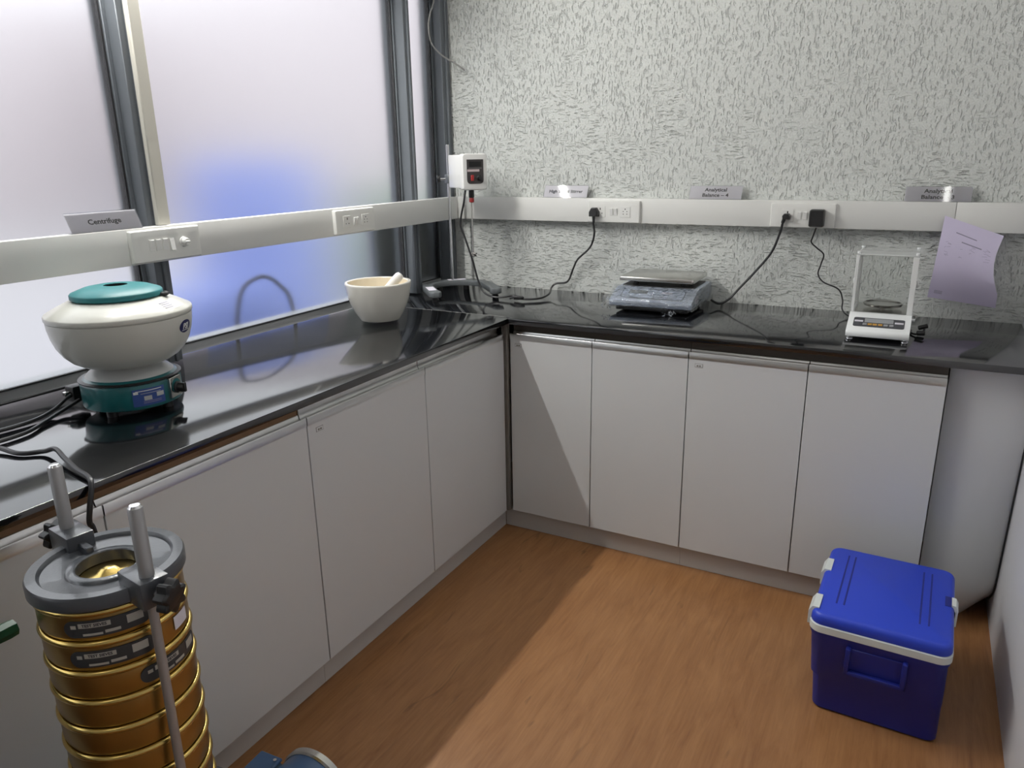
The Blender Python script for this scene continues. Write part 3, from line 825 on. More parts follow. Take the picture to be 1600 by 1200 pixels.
# ================================================================== mortar and pestle
mo = thing('mortar', 'large white porcelain mortar on the left worktop', 'mortar', (-0.4222, -0.1911, H))
to_obj('bowl', lathe([(0.062, 0.0005), (0.070, 0.002), (0.074, 0.008), (0.088, 0.030), (0.100, 0.055), (0.109, 0.082), (0.1145, 0.110), (0.1175, 0.130), (0.1180, 0.135), (0.1165, 0.1375), (0.1085, 0.1375), (0.1065, 0.135)], 64, cap1=False), CERAM, mo)
to_obj('inner_face', lathe([(0.1064, 0.1352), (0.104, 0.125), (0.098, 0.095), (0.088, 0.066), (0.072, 0.042), (0.048, 0.026), (0.020, 0.019), (0.0, 0.018)], 64, cap0=False), CERAMI, mo)
# pestle leaning on the rim towards the right
p0, p1 = Vector((-0.440, -0.232, H + 0.040)), Vector((-0.345, -0.155, H + 0.163))
d = (p1 - p0); L = d.length
Mp = T(*p0) @ d.to_track_quat('Z', 'Y').to_matrix().to_4x4()
ps = thing('pestle', 'white porcelain pestle leaning inside the mortar', 'pestle', p0)
Mi = T(*(-p0)) @ Mp
to_obj('grinding_head', lathe([(0, -0.012), (0.012, -0.010), (0.019, -0.002), (0.021, 0.010), (0.020, 0.022), (0.0165, 0.034)], 28, M=Mi), PEST, ps)
to_obj('handle', lathe([(0.0165, 0.034), (0.0150, 0.055), (0.0145, 0.10), (0.0155, 0.13), (0.0165, L - 0.020), (0.0155, L - 0.008), (0.011, L - 0.001), (0, L + 0.001)], 28, M=Mi), PEST, ps)

# ================================================================== overhead stirrer
AZ = -38.0
PX, PY = -0.522, 0.455                                       # foot of the pole
st = thing('overhead_stirrer', 'high speed overhead stirrer on a chrome pole with a grey horseshoe base', 'stirrer', (PX, PY, H), AZ)
# local +X points away from the wall (towards the open side of the horseshoe)
ub = []
ro, ri, cx0 = 0.152, 0.106, 0.124
for k in range(0, 25):
    a = R(90 + 180 * k / 24); ub.append((cx0 + ro * math.cos(a), ro * math.sin(a)))
ub += [(0.270, -ro), (0.288, -ro + 0.014), (0.288, -ri - 0.006), (0.276, -ri + 0.006), (0.258, -ri + 0.004), (0.245, -ri)]
for k in range(0, 25):
    a = R(270 - 180 * k / 24); ub.append((cx0 + ri * math.cos(a), ri * math.sin(a)))
ub += [(0.245, ri), (0.258, ri - 0.004), (0.276, ri - 0.006), (0.288, ri + 0.006), (0.288, ro - 0.014), (0.270, ro)]
to_obj('base', prism(ub, 0.018, 0.042, 0.005, 2, M=RZ(-8)), STANDG, st)
for x, y in ((0.262, 0.126), (0.262, -0.126), (0.005, 0.06), (0.005, -0.06)):
    to_obj('foot', lathe([(0.013, 0), (0.014, 0.004), (0.011, 0.022)], 18, M=RZ(-8) @ T(x, y, 0)), BLACK, st)
to_obj('pole', cyl(0.0065, 0.024, 0.610, 20, 0.002), CHROME, st)
to_obj('label', box(0.15, 0.24, -0.146, -0.114, 0.0421, 0.0426, M=RZ(-8)), WHITEP, st)
to_obj('label', box(-0.022, 0.010, -0.020, 0.060, 0.0421, 0.0426, M=RZ(-8)), WHITEP, st)
hz0, hz1, hx0, hx1, hw = 0.433, 0.570, 0.045, 0.210, 0.052
hd = to_obj('motor_housing', box(hx0 + 0.006, hx1 - 0.022, -hw + 0.003, hw - 0.003, hz0 + 0.004, hz1 - 0.002, 0.006, 2), STIRW, st)
# bezel: thick rounded front frame, slightly larger than the housing
fz = (hz0 + hz1) / 2
fb = loft([[(x, y, fz + z) for y, z in rrect(w, h, r, 5)] for x, w, h, r in ((hx1 - 0.026, 0.104, 0.139, 0.008), (hx1 - 0.002, 0.108, 0.141, 0.010), (hx1 + 0.004, 0.102, 0.135, 0.010), (hx1 + 0.005, 0.090, 0.124, 0.010))])
to_obj('bezel', fb, STIRW, st)
pts = [(-0.036, 0.048), (0.036, 0.048)] + [(0.036 - 0.014 + 0.014 * math.cos(R(a)), -0.046 + 0.014 + 0.014 * math.sin(R(a))) for a in (0, -30, -60, -90)] + [(-0.036 + 0.014 + 0.014 * math.cos(R(a)), -0.046 + 0.014 + 0.014 * math.sin(R(a))) for a in (-90, -120, -150, -180)]
pf = to_obj('control_panel', loft([[(x, -y, fz + z) for y, z in pts] for x in (hx1 + 0.004, hx1 + 0.0062)]), STIRB, st)
# local +Y is the viewer's right when facing the panel along -X
to_obj('rocker_switch', box(hx1 + 0.006, hx1 + 0.0105, -0.020, -0.008, fz - 0.034, fz - 0.012, 0.001, 1), REDP, pf)
to_obj('speed_knob', lathe([(0.011, 0), (0.011, 0.003), (0.008, 0.005), (0.0075, 0.014)], 18, M=T(hx1 + 0.006, 0.016, fz - 0.024) @ RY(90)), BLACK, pf)
to_obj('name_strip', box(hx1 + 0.0055, hx1 + 0.0068, -0.034, 0.018, fz + 0.001, fz + 0.010), mat('pale_pink_strip', (0.55, 0.45, 0.45), 0.4, var=0.1), pf)
to_obj('display', box(hx1 + 0.0055, hx1 + 0.0067, -0.026, 0.026, fz + 0.020, fz + 0.040), HOLE, pf)
to_obj('display_line', box(hx1 + 0.0055, hx1 + 0.0068, -0.030, 0.030, fz + 0.0135, fz + 0.0150), GREYCABLE, pf)
# boss clamping the housing to the pole, with a star knob
cb = box(-0.014, 0.030, -0.014, 0.014, fz - 0.030 - 0.018, fz - 0.030 + 0.018, 0.003, 1)
to_obj('clamp_boss', cb, STANDG, st)
Mk = T(-0.004, -0.012, fz - 0.030) @ RZ(-18) @ RX(90)
to_obj('clamp_screw', cyl(0.005, 0, 0.026, 12, M=Mk), CHROME, st)
kbm = lathe([(0.013, 0.022), (0.015, 0.024), (0.015, 0.034), (0.012, 0.037)], 10, M=Mk)
to_obj('clamp_knob', kbm, BLACK, st)
cxs = 0.172
to_obj('chuck', lathe([(0.010, hz0 - 0.002), (0.011, hz0 - 0.006), (0.0115, hz0 - 0.030), (0.009, hz0 - 0.034)], 20, M=T(cxs, 0, 0)), BLACK, st)
to_obj('chuck_collar', lathe([(0.009, hz0 - 0.034), (0.0105, hz0 - 0.037), (0.0105, hz0 - 0.050), (0.006, hz0 - 0.053)], 20, M=T(cxs, 0, 0)), REDP, st)
to_obj('shaft', cyl(0.0036, 0.165, hz0 - 0.050, 12, 0.001, M=T(cxs, 0, 0)), STEEL, st)
im = cyl(0.007, 0.160, 0.178, 14, 0.001)
for k in range(4):
    box(0.004, 0.018, -0.0012, 0.0012, 0.161, 0.176, bm=im, M=RZ(90 * k + 20) @ T(0, 0, 0.168) @ RX(35) @ T(0, 0, -0.168))
im.transform(T(cxs, 0, 0))
to_obj('impeller', im, STEEL, st)

# the motor head sits beside the pole, so shift its pieces sideways
for o in list(st.children):
    if o.name.split('.')[0] in ('motor_housing', 'bezel', 'control_panel', 'chuck', 'chuck_collar', 'shaft', 'impeller'):
        c_ = Vector((0.05, 0.0, 0)); r_ = Matrix.Rotation(R(3), 3, 'Z')
        o.rotation_euler.z = R(3)
        o.location = c_ - r_ @ c_ + Vector((0, 0.030, 0))

# stirrer cord: from the housing down to the worktop, along it and up to its plug
sc = cord('power_cable', 'black power cord running from the stirrer to its wall plug', [(-0.376, 0.352, 1.285), (-0.380, 0.345, 1.24), (-0.402, 0.347, 1.15), (-0.385, 0.35, 1.09), (-0.352, 0.35, 1.00), (-0.330, 0.352, 0.92), (-0.300, 0.345, 0.872), (-0.250, 0.332, 0.857), (-0.205, 0.345, 0.857), (-0.165, 0.365, 0.862), (-0.110, 0.335, 0.857), (-0.060, 0.375, 0.856), (-0.060, 0.47, 0.858), (-0.096, 0.575, 0.868), (-0.085, 0.597, 0.882), (-0.032, 0.597, 0.894), (-0.004, 0.592, 0.950), (0.020, 0.585, 0.992), (0.078, 0.575, 1.045), (0.102, 0.560, 1.10), (0.104, 0.542, 1.150)], 0.0040)
def plug(parent, x, y, z, s=1.0):
    """three-pin plug top pushed into a plate, cord leaving downwards; local body sticks out along -Y"""
    b = loft([[(x + px * s * k, y - dy, z + pz * s * k) for px, pz in ((-0.019, -0.014), (0.019, -0.014), (0.019, 0.004), (0.009, 0.021), (-0.009, 0.021), (-0.019, 0.004))] for dy, k in ((0.0, 1.0), (0.012, 1.0), (0.024, 0.92), (0.027, 0.75))])
    to_obj('plug', b, BLACK, parent)
    to_obj('strain_relief', lathe([(0.0062, 0), (0.0055, 0.012), (0.0048, 0.026)], 12, M=T(x, y - 0.014, z - 0.012 * s) @ RX(180)), BLACK, parent)
plug(sc, 0.104, YB - WR - 0.0160, ZB - 0.008)
cc = cord('cable_tie', 'small black bundle tied on the stirrer cord lying on the worktop', [(-0.165, 0.325, 0.858), (-0.140, 0.322, 0.866), (-0.110, 0.330, 0.864), (-0.120, 0.336, 0.858), (-0.150, 0.332, 0.856)], 0.0045)

# cord and plug of the scale
sc2 = cord('power_cable', 'black power cord running from wall plug down to the wrapped scale', [(0.832, 0.552, 1.172), (0.822, 0.560, 1.125), (0.797, 0.57, 1.056), (0.745, 0.575, 0.983), (0.690, 0.575, 0.915), (0.655, 0.565, 0.872), (0.625, 0.545, 0.857), (0.596, 0.53, 0.872)], 0.0042)
b = loft([[(0.842 + px * k, YB - WR - 0.016 - dy, ZB - 0.004 + pz * k) for px, pz in ((-0.012, -0.012), (0.012, -0.012), (0.014, 0.0), (0.008, 0.008), (-0.008, 0.008), (-0.014, 0.0))] for dy, k in ((0.0, 1.0), (0.020, 1.0), (0.026, 0.8))])
to_obj('plug', b, BLACK, sc2)
to_obj('strain_relief', tube([(0.840, 0.552, 1.190), (0.835, 0.551, 1.180), (0.830, 0.553, 1.165)], 0.006), BLACK, sc2)
# adapter of the analytical balance
ad = cord('power_adapter', 'square black power adapter with a thin cord down to the glass-cased balance', [(0.945, 0.545, 1.150), (0.936, 0.555, 1.118), (0.932, 0.565, 1.098), (0.952, 0.57, 1.078), (0.976, 0.572, 1.056), (0.970, 0.575, 1.02), (0.964, 0.575, 0.985), (0.985, 0.575, 0.957), (1.037, 0.57, 0.936), (1.055, 0.565, 0.90), (1.058, 0.550, 0.870), (1.075, 0.530, 0.855), (1.105, 0.49, 0.853), (1.15, 0.455, 0.862), (1.19, 0.440, 0.880)], 0.0026)
ad['category'] = 'adapter'
to_obj('adapter_body', loft([[(0.945 + x, YB - WR - 0.0163 - dy, 1.184 + z) for x, z in rrect(0.050 * k, 0.060 * k, 0.006, 3)] for dy, k in ((0, 0.96), (0.003, 1.0), (0.030, 0.98), (0.036, 0.86))]), BLACK, ad)

# ================================================================== wrapped weighing scale
sw = thing('weighing_scale', 'pale blue weighing scale in crinkled plastic wrap with a steel pan', 'scale', (0.432, 0.425, H), 1.5)
def at(x, y, z): return (x, y, z)
w2 = 0.152
body = bmesh.new()
# side profile (y, z): vertical front lip, sloping panel, flat rear deck
prof = [(-0.150, 0.026), (-0.153, 0.032), (-0.152, 0.046), (-0.146, 0.050), (-0.070, 0.082), (-0.060, 0.084), (0.150, 0.084), (0.155, 0.080), (0.155, 0.026)]
loft([[(x, y * (1 if abs(x) < w2 - 0.004 else 0.985), z if abs(x) < w2 - 0.004 else (z - 0.003 if z > 0.05 else z)) for y, z in prof] for x in (-w2, -w2 + 0.006, w2 - 0.006, w2)], body)
to_obj('body', body, SCALEB, sw)
to_obj('underside', box(-w2 + 0.018, w2 - 0.018, -0.128, 0.145, 0.006, 0.0258, 0.003, 1), BLACK, sw)  # black block stands in for the shade beneath the body
for x in (-0.110, 0.110):
    for y in (-0.070, 0.110):
        to_obj('foot', lathe([(0.013, 0), (0.015, 0.003), (0.011, 0.0055)], 16, M=T(x, y, 0)), BLACK, sw)
# keypad panel on the slope
ang = math.degrees(math.atan2(0.032, 0.076))
Mp = T(0, -0.108, 0.0664) @ RX(ang)
pn = to_obj('keypad_panel', prism(rrect(0.236, 0.062, 0.012, 4), 0.0002, 0.0012, M=Mp), mat('panel_outline', (0.03, 0.05, 0.10), 0.4, var=0.1), sw)
to_obj('panel_face', prism(rrect(0.229, 0.055, 0.010, 4), 0.0013, 0.0018, M=Mp), SCALEP, pn)
to_obj('display', box(-0.092, -0.022, -0.002, 0.020, 0.0018, 0.0026, M=Mp), LCD, pn)
for x in (0.018, 0.048, 0.078):
    k = to_obj('key', box(x - 0.013, x + 0.013, -0.022, -0.006, 0.0018, 0.0026, M=Mp), mat('key_outline', (0.04, 0.05, 0.09), 0.4, var=0.1), pn)
    to_obj('key_face', box(x - 0.0115, x + 0.0115, -0.0205, -0.0075, 0.0026, 0.0030, M=Mp), SCALEP, k)
to_obj('white_mark', box(0.030, 0.070, 0.004, 0.016, 0.0018, 0.0023, M=Mp), WHITEP, pn)
to_obj('well', prism(rrect(0.272, 0.196, 0.012, 3, 0, 0.044), 0.0841, 0.0870), SCALED, sw)
for x in (-0.09, 0.09):
    for y in (-0.02, 0.10): to_obj('pan_support', cyl(0.010, 0.087, 0.106, 12, M=T(x, y, 0)), BLACK, sw)
to_obj('pan', prism(rrect(0.282, 0.222, 0.008, 3, -0.004, 0.045), 0.104, 0.120, 0.003, 2), STEEL, sw)
to_obj('side_sticker', box(w2 + 0.0002, w2 + 0.001, -0.095, -0.050, 0.036, 0.066), WHITEP, sw)
# clear wrap: a loose crinkled skin a few millimetres off the body, with crumpled tails
def wrap_bm():
    b = bmesh.new()
    secs = []
    xs = [-w2 - 0.006 + (2 * w2 + 0.012) * i / 40 for i in range(41)]
    pr = [(-0.152, 0.019), (-0.160, 0.027), (-0.162, 0.040), (-0.157, 0.052), (-0.120, 0.068), (-0.075, 0.086), (-0.062, 0.0885)]
    fine = []
    for (a, c) in zip(pr, pr[1:]):
        for j in range(5): fine.append((a[0] + (c[0] - a[0]) * j / 5, a[1] + (c[1] - a[1]) * j / 5))
    fine.append(pr[-1])
    G = []
    for x in xs:
        row = []
        for y, z in fine:
            q = Vector((x * 45, y * 70, z * 70))
            k = 0.0020 * noise.noise(q) + 0.0012 * noise.noise(q * 2.7)
            row.append(b.verts.new((x + 0.002 * noise.noise(q + Vector((9, 0, 0))), y - abs(k) * 1.6, z + k * 0.9 + 0.0015)))
        G.append(row)
    for i in range(len(G) - 1):
        for j in range(len(fine) - 1): b.faces.new((G[i][j], G[i + 1][j], G[i + 1][j + 1], G[i][j + 1]))
    # right flank
    F = []
    for i in range(31):
        y = -0.157 + 0.312 * i / 30
        row = []
        zt = 0.054 + 0.034 * min(1, max(0, (y + 0.15) / 0.085))
        for j in range(9):
            z = 0.020 + (zt - 0.020) * j / 8
            q = Vector((y * 60, z * 60, 3))
            row.append(b.verts.new((w2 + 0.005 + 0.003 * noise.noise(q) + 0.0015 * noise.noise(q * 3), y, z)))
        F.append(row)
    for i in range(30):
        for j in range(8): b.faces.new((F[i][j], F[i + 1][j], F[i + 1][j + 1], F[i][j + 1]))
    # crumpled tail at the front left corner and under the front right
    for cx, cy, cz, sx, sy, sz, n in ((-w2 - 0.012, -0.150, 0.036, 0.016, 0.012, 0.020, 26), (0.075, -0.158, 0.014, 0.026, 0.014, 0.012, 22)):
        for k in range(n):
            c = Vector((cx + random.uniform(-sx, sx), cy + random.uniform(-sy, sy), max(0.004, cz + random.uniform(-sz, sz))))
            vs = [b.verts.new((c.x + random.uniform(-0.007, 0.007), c.y + random.uniform(-0.006, 0.006), max(0.001, c.z + random.uniform(-0.008, 0.008)))) for _ in range(4)]
            b.faces.new(vs[:3]); b.faces.new((vs[0], vs[2], vs[3]))
    return b
to_obj('plastic_wrap', wrap_bm(), FILM, sw, 0)['label'] = 'crinkled clear plastic wrap'

# ================================================================== analytical balance in a glass case
ab = thing('analytical_balance', 'white analytical balance with a clear glass draught case', 'balance', (1.193, 0.285, H), 0)
bw = 0.0875
pr = [(-0.140, 0.014), (-0.143, 0.020), (-0.141, 0.030), (-0.136, 0.034), (-0.050, 0.068), (-0.040, 0.070), (0.145, 0.070), (0.150, 0.066), (0.150, 0.014)]
bb = loft([[(sx * w, y * k, z) for y, z in pr] for sx, w, k in ((-1, bw, 0.975), (-1, bw - 0.006, 1.0), (1, bw - 0.006, 1.0), (1, bw, 0.975))])
to_obj('base', bb, BALW, ab)
for x in (-0.076, 0.076):
    for y in (-0.122, 0.130):
        to_obj('levelling_foot', lathe([(0.008, 0), (0.0105, 0.002), (0.0105, 0.007), (0.006, 0.009), (0.006, 0.015)], 18, M=T(x, y, 0)), CHROME, ab)
ang = math.degrees(math.atan2(0.034, 0.086))
Mp = T(0, -0.094, 0.0506) @ RX(ang)
kp = to_obj('key_panel', prism(rrect(0.142, 0.050, 0.006, 3), 0.0002, 0.0012, M=Mp), BALD, ab)
to_obj('display', box(-0.040, 0.040, -0.002, 0.020, 0.0012, 0.0022, M=Mp), LCD2, kp)
for x, m_ in ((-0.038, SWITCH), (-0.024, AMBER), (-0.010, AMBER), (0.005, AMBER), (0.020, SWITCH), (0.036, SWITCH)):
    to_obj('key', box(x - 0.006, x + 0.006, -0.017, -0.007, 0.0012, 0.0026, 0.0006, 1, M=Mp), m_ if m_ is AMBER else LCD2, kp)
for x in (-0.056, 0.056): to_obj('key', box(x - 0.012, x + 0.012, -0.001, 0.008, 0.0012, 0.0026, 0.0006, 1, M=Mp), WHITEP, kp)
# glass case: corner posts, panes, sliding lid
gx0, gx1, gy0, gy1, gz0, gz1 = -0.087, 0.087, -0.033, 0.142, 0.0702, 0.252
for x, y in ((gx0, gy0), (gx1, gy0), (gx0, gy1), (gx1, gy1)):
    w = 0.009 if not (x > 0 and y < 0) else 0.016
    to_obj('corner_post', box(x - (w if x > 0 else 0), x + (0 if x > 0 else w), y - (w if y > 0 else 0), y + (0 if y > 0 else w), gz0, gz1 - 0.004, 0.001, 1), mat('frosted_acrylic_post', (0.72, 0.73, 0.72), 0.25, var=0.03), ab)
    to_obj('post_cap', cyl(0.0055, gz1, gz1 + 0.007, 12, 0.001, M=T(x - math.copysign(0.006, x), y - math.copysign(0.006, y - 0.05), 0)), BALW, ab)
to_obj('pane', box(gx0 + 0.010, gx1 - 0.017, gy0 + 0.001, gy0 + 0.004, gz0, gz1 - 0.004), GLASS, ab)
to_obj('pane', box(gx0 + 0.010, gx1 - 0.010, gy1 - 0.004, gy1 - 0.001, gz0, gz1 - 0.004), GLASS, ab)
for x in (gx0 + 0.001, gx1 - 0.004):
    pnl = to_obj('pane', box(x, x + 0.003, gy0 + 0.017, gy1 - 0.010, gz0 + 0.002, gz1 - 0.004), mat('hazy_acrylic', (0.80, 0.80, 0.79), 0.2, var=0.02, alpha=0.5) if x < 0 else GLASS, ab)
    to_obj('pull_knob', lathe([(0.010, 0), (0.011, 0.002), (0.011, 0.006), (0.009, 0.008)], 20, M=T(x + (0.003 if x > 0 else 0.0), gy0 + 0.085, gz0 + 0.085) @ RY(90 if x > 0 else -90)), mat('clear_acrylic_knob', (0.80, 0.81, 0.80), 0.15, var=0.03), pnl)
to_obj('case_lid', box(gx0, gx1, gy0, gy1, gz1 - 0.004, gz1, 0.0008, 1), mat('milky_acrylic', (0.74, 0.76, 0.75), 0.2, var=0.02, alpha=0.55), ab)
to_obj('chamber_floor', box(gx0 + 0.011, gx1 - 0.011, gy0 + 0.006, gy1 - 0.006, 0.0702, 0.0715), STEEL, ab)
to_obj('pan_stem', cyl(0.008, 0.0715, 0.080, 12, M=T(0.0, 0.055, 0)), STEEL, ab)
to_obj('weighing_pan', lathe([(0.0, 0.080), (0.050, 0.080), (0.056, 0.082), (0.058, 0.0875), (0.056, 0.0895), (0.053, 0.0860), (0.0, 0.0855)], 48, M=T(0.0, 0.052, 0)), STEEL, ab)
to_obj('side_knob', cyl(0.005, 0, 0.010, 12, M=T(bw, 0.05, 0.040) @ RY(90)), BALW, ab)
kc = thing('connector_lead', 'small black connector lead lying right of the glass-cased balance', 'connector', (1.315, 0.30, H))
to_obj('connector', cyl(0.007, -0.014, 0.014, 12, 0.002, M=T(0, 0, 0.028) @ RY(70)), BLACK, kc)
to_obj('connector', cyl(0.008, -0.012, 0.012, 12, 0.002, M=T(-0.004, -0.012, 0.010) @ RY(85)), BLACK, kc)
to_obj('lead', tube([(0.0, 0.0, 0.030), (0.004, -0.004, 0.020), (-0.002, -0.010, 0.012), (-0.016, -0.012, 0.006), (-0.03, 0.01, 0.004), (-0.032, 0.05, 0.004)], 0.003), BLACK, kc)

# ================================================================== paper pinned on the trunking
def paper(u, v):
    # u: left to right, v: top to bottom
    tl, tr, br, bl = Vector((1.336, 0.573, 1.199)), Vector((1.509, 0.570, 1.139)), Vector((1.519, 0.577, 0.905)), Vector((1.318, 0.545, 0.932))
    p = (tl * (1 - u) + tr * u) * (1 - v) + (bl * (1 - u) + br * u) * v
    p.x -= 0.020 * u * math.sin(PI * min(1, v * 1.25)) ** 1.0 * (1 if u > 0 else 0)
    p.y -= 0.030 * math.sin(PI * v) * (0.45 + 0.55 * u) + 0.018 * max(0, u - 0.6) * v
    return p
pp = tag(to_obj('notice_sheet', sheet(paper, 16, 24, 0.0003), LILAC), 'curling lilac-white paper sheet hanging from the trunking at right', 'paper')
pp_t = pp
def strip(u0, v0, u1, v1, wv, m, name):
    def f(a, b):
        u = u0 + (u1 - u0) * a; v = v0 + (v1 - v0) * a + wv * (b - 0.5)
        p = paper(u, v); p.y -= 0.0008
        return p
    to_obj(name, sheet(f, 8, 1, 0.0001), m, pp_t)
strip(0.25, 0.145, 0.62, 0.16, 0.012, GINK, 'printed_line')
strip(0.38, 0.235, 0.74, 0.245, 0.013, GINK, 'printed_line')
rnd = random.Random(5)
for k in range(26):
    u = rnd.choice((0.12, 0.14, 0.40, 0.55, 0.58, 0.80, 0.84)) + rnd.uniform(-0.03, 0.03); v = rnd.uniform(0.22, 0.44)
    strip(u, v, u + rnd.uniform(0.03, 0.10), v + rnd.uniform(-0.02, 0.02), 0.004, mat('pencil_mark', (0.42, 0.38, 0.52), 0.7, var=0.1), 'handwriting')
for k in range(3): strip(0.08, 0.90 + 0.015 * k, 0.20, 0.90 + 0.015 * k, 0.005, GINK, 'handwriting')

# loose wire dangling in the corner
tag(to_obj('dangling_wire', tube([(-0.575, 0.50, 2.20), (-0.582, 0.50, 2.10), (-0.588, 0.50, 2.022), (-0.592, 0.47, 1.96), (-0.590, 0.455, 1.91), (-0.585, 0.465, 1.855), (-0.560, 0.50, 1.812), (-0.515, 0.53, 1.780), (-0.480, 0.545, 1.753)], 0.0032), GREYCABLE), 'grey loose cable end dangling in the upper corner', 'cable')

# ================================================================== blue cooler
co = thing('cooler', 'bright blue insulated cooler box with a white rim on the floor', 'cooler', (1.310, -0.315, 0), -1.6)
cw, cdp = 0.322, 0.398
def ring(w, d, r, z, cx=0, cy=0): return [(x, y, z) for x, y in rrect(w, d, r, 6, cx, cy)]
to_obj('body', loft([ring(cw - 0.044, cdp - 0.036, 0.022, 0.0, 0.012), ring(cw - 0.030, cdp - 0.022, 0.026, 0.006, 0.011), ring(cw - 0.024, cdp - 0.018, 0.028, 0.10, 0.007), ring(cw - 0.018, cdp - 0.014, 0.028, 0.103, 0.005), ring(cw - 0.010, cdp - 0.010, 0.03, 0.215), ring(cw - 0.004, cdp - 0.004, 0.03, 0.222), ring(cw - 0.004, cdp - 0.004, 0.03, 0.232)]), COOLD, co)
to_obj('rim', loft([ring(cw - 0.002, cdp - 0.002, 0.030, 0.232), ring(cw + 0.002, cdp + 0.002, 0.031, 0.234), ring(cw + 0.002, cdp + 0.002, 0.031, 0.252), ring(cw - 0.004, cdp - 0.004, 0.030, 0.254)]), COOLW, co)
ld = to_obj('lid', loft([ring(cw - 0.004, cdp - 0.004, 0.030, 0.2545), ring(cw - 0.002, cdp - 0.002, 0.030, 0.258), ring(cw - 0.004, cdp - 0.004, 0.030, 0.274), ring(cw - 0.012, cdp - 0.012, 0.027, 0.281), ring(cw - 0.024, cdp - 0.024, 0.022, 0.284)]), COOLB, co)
for x in (-0.108, -0.090, 0.084, 0.104):
    to_obj('groove', box(x - 0.0022, x + 0.0022, -0.125, 0.150, 0.2832, 0.2846, 0.0005, 1), mat('groove_blue', (0.008, 0.015, 0.20), 0.5, var=0.05), ld)
# carrying handle moulded on the front face: recess frame and bail
hy = -cdp / 2 + 0.004
to_obj('handle_recess', box(-0.062, 0.066, hy - 0.0015, hy + 0.004, 0.146, 0.208, 0.001, 1), COOLD, co)
hb = bmesh.new()
box(-0.068, -0.056, hy - 0.016, hy + 0.002, 0.138, 0.213, 0.003, 2, hb)
box(0.060, 0.072, hy - 0.016, hy + 0.002, 0.138, 0.213, 0.003, 2, hb)
box(-0.068, 0.072, hy - 0.016, hy - 0.002, 0.138, 0.150, 0.003, 2, hb)
to_obj('handle', hb, COOLD, co)
# white hinge clips on the left, latch on the right
for y in (-0.137, 0.070):
    to_obj('hinge', loft([[(x, yy, z) for x, z in ((-cw / 2 - 0.007, 0.236), (-cw / 2 - 0.007, 0.272), (-cw / 2 + 0.002, 0.287), (-cw / 2 + 0.018, 0.287), (-cw / 2 + 0.018, 0.275), (-cw / 2 + 0.001, 0.258), (-cw / 2 + 0.001, 0.236))] for yy in (y - 0.034, y + 0.034)]), COOLW, co)
to_obj('latch', loft([[(x, yy, z) for x, z in ((cw / 2 + 0.007, 0.228), (cw / 2 + 0.007, 0.276), (cw / 2 + 0.001, 0.286), (cw / 2 - 0.009, 0.287), (cw / 2 - 0.009, 0.280), (cw / 2 + 0.0015, 0.268), (cw / 2 + 0.0015, 0.228))] for yy in (-0.002, 0.040)]), COOLW, co)
to_obj('latch_recess', box(cw / 2 - 0.024, cw / 2 - 0.010, -0.006, 0.044, 0.2815, 0.2848), COOLD, ld)

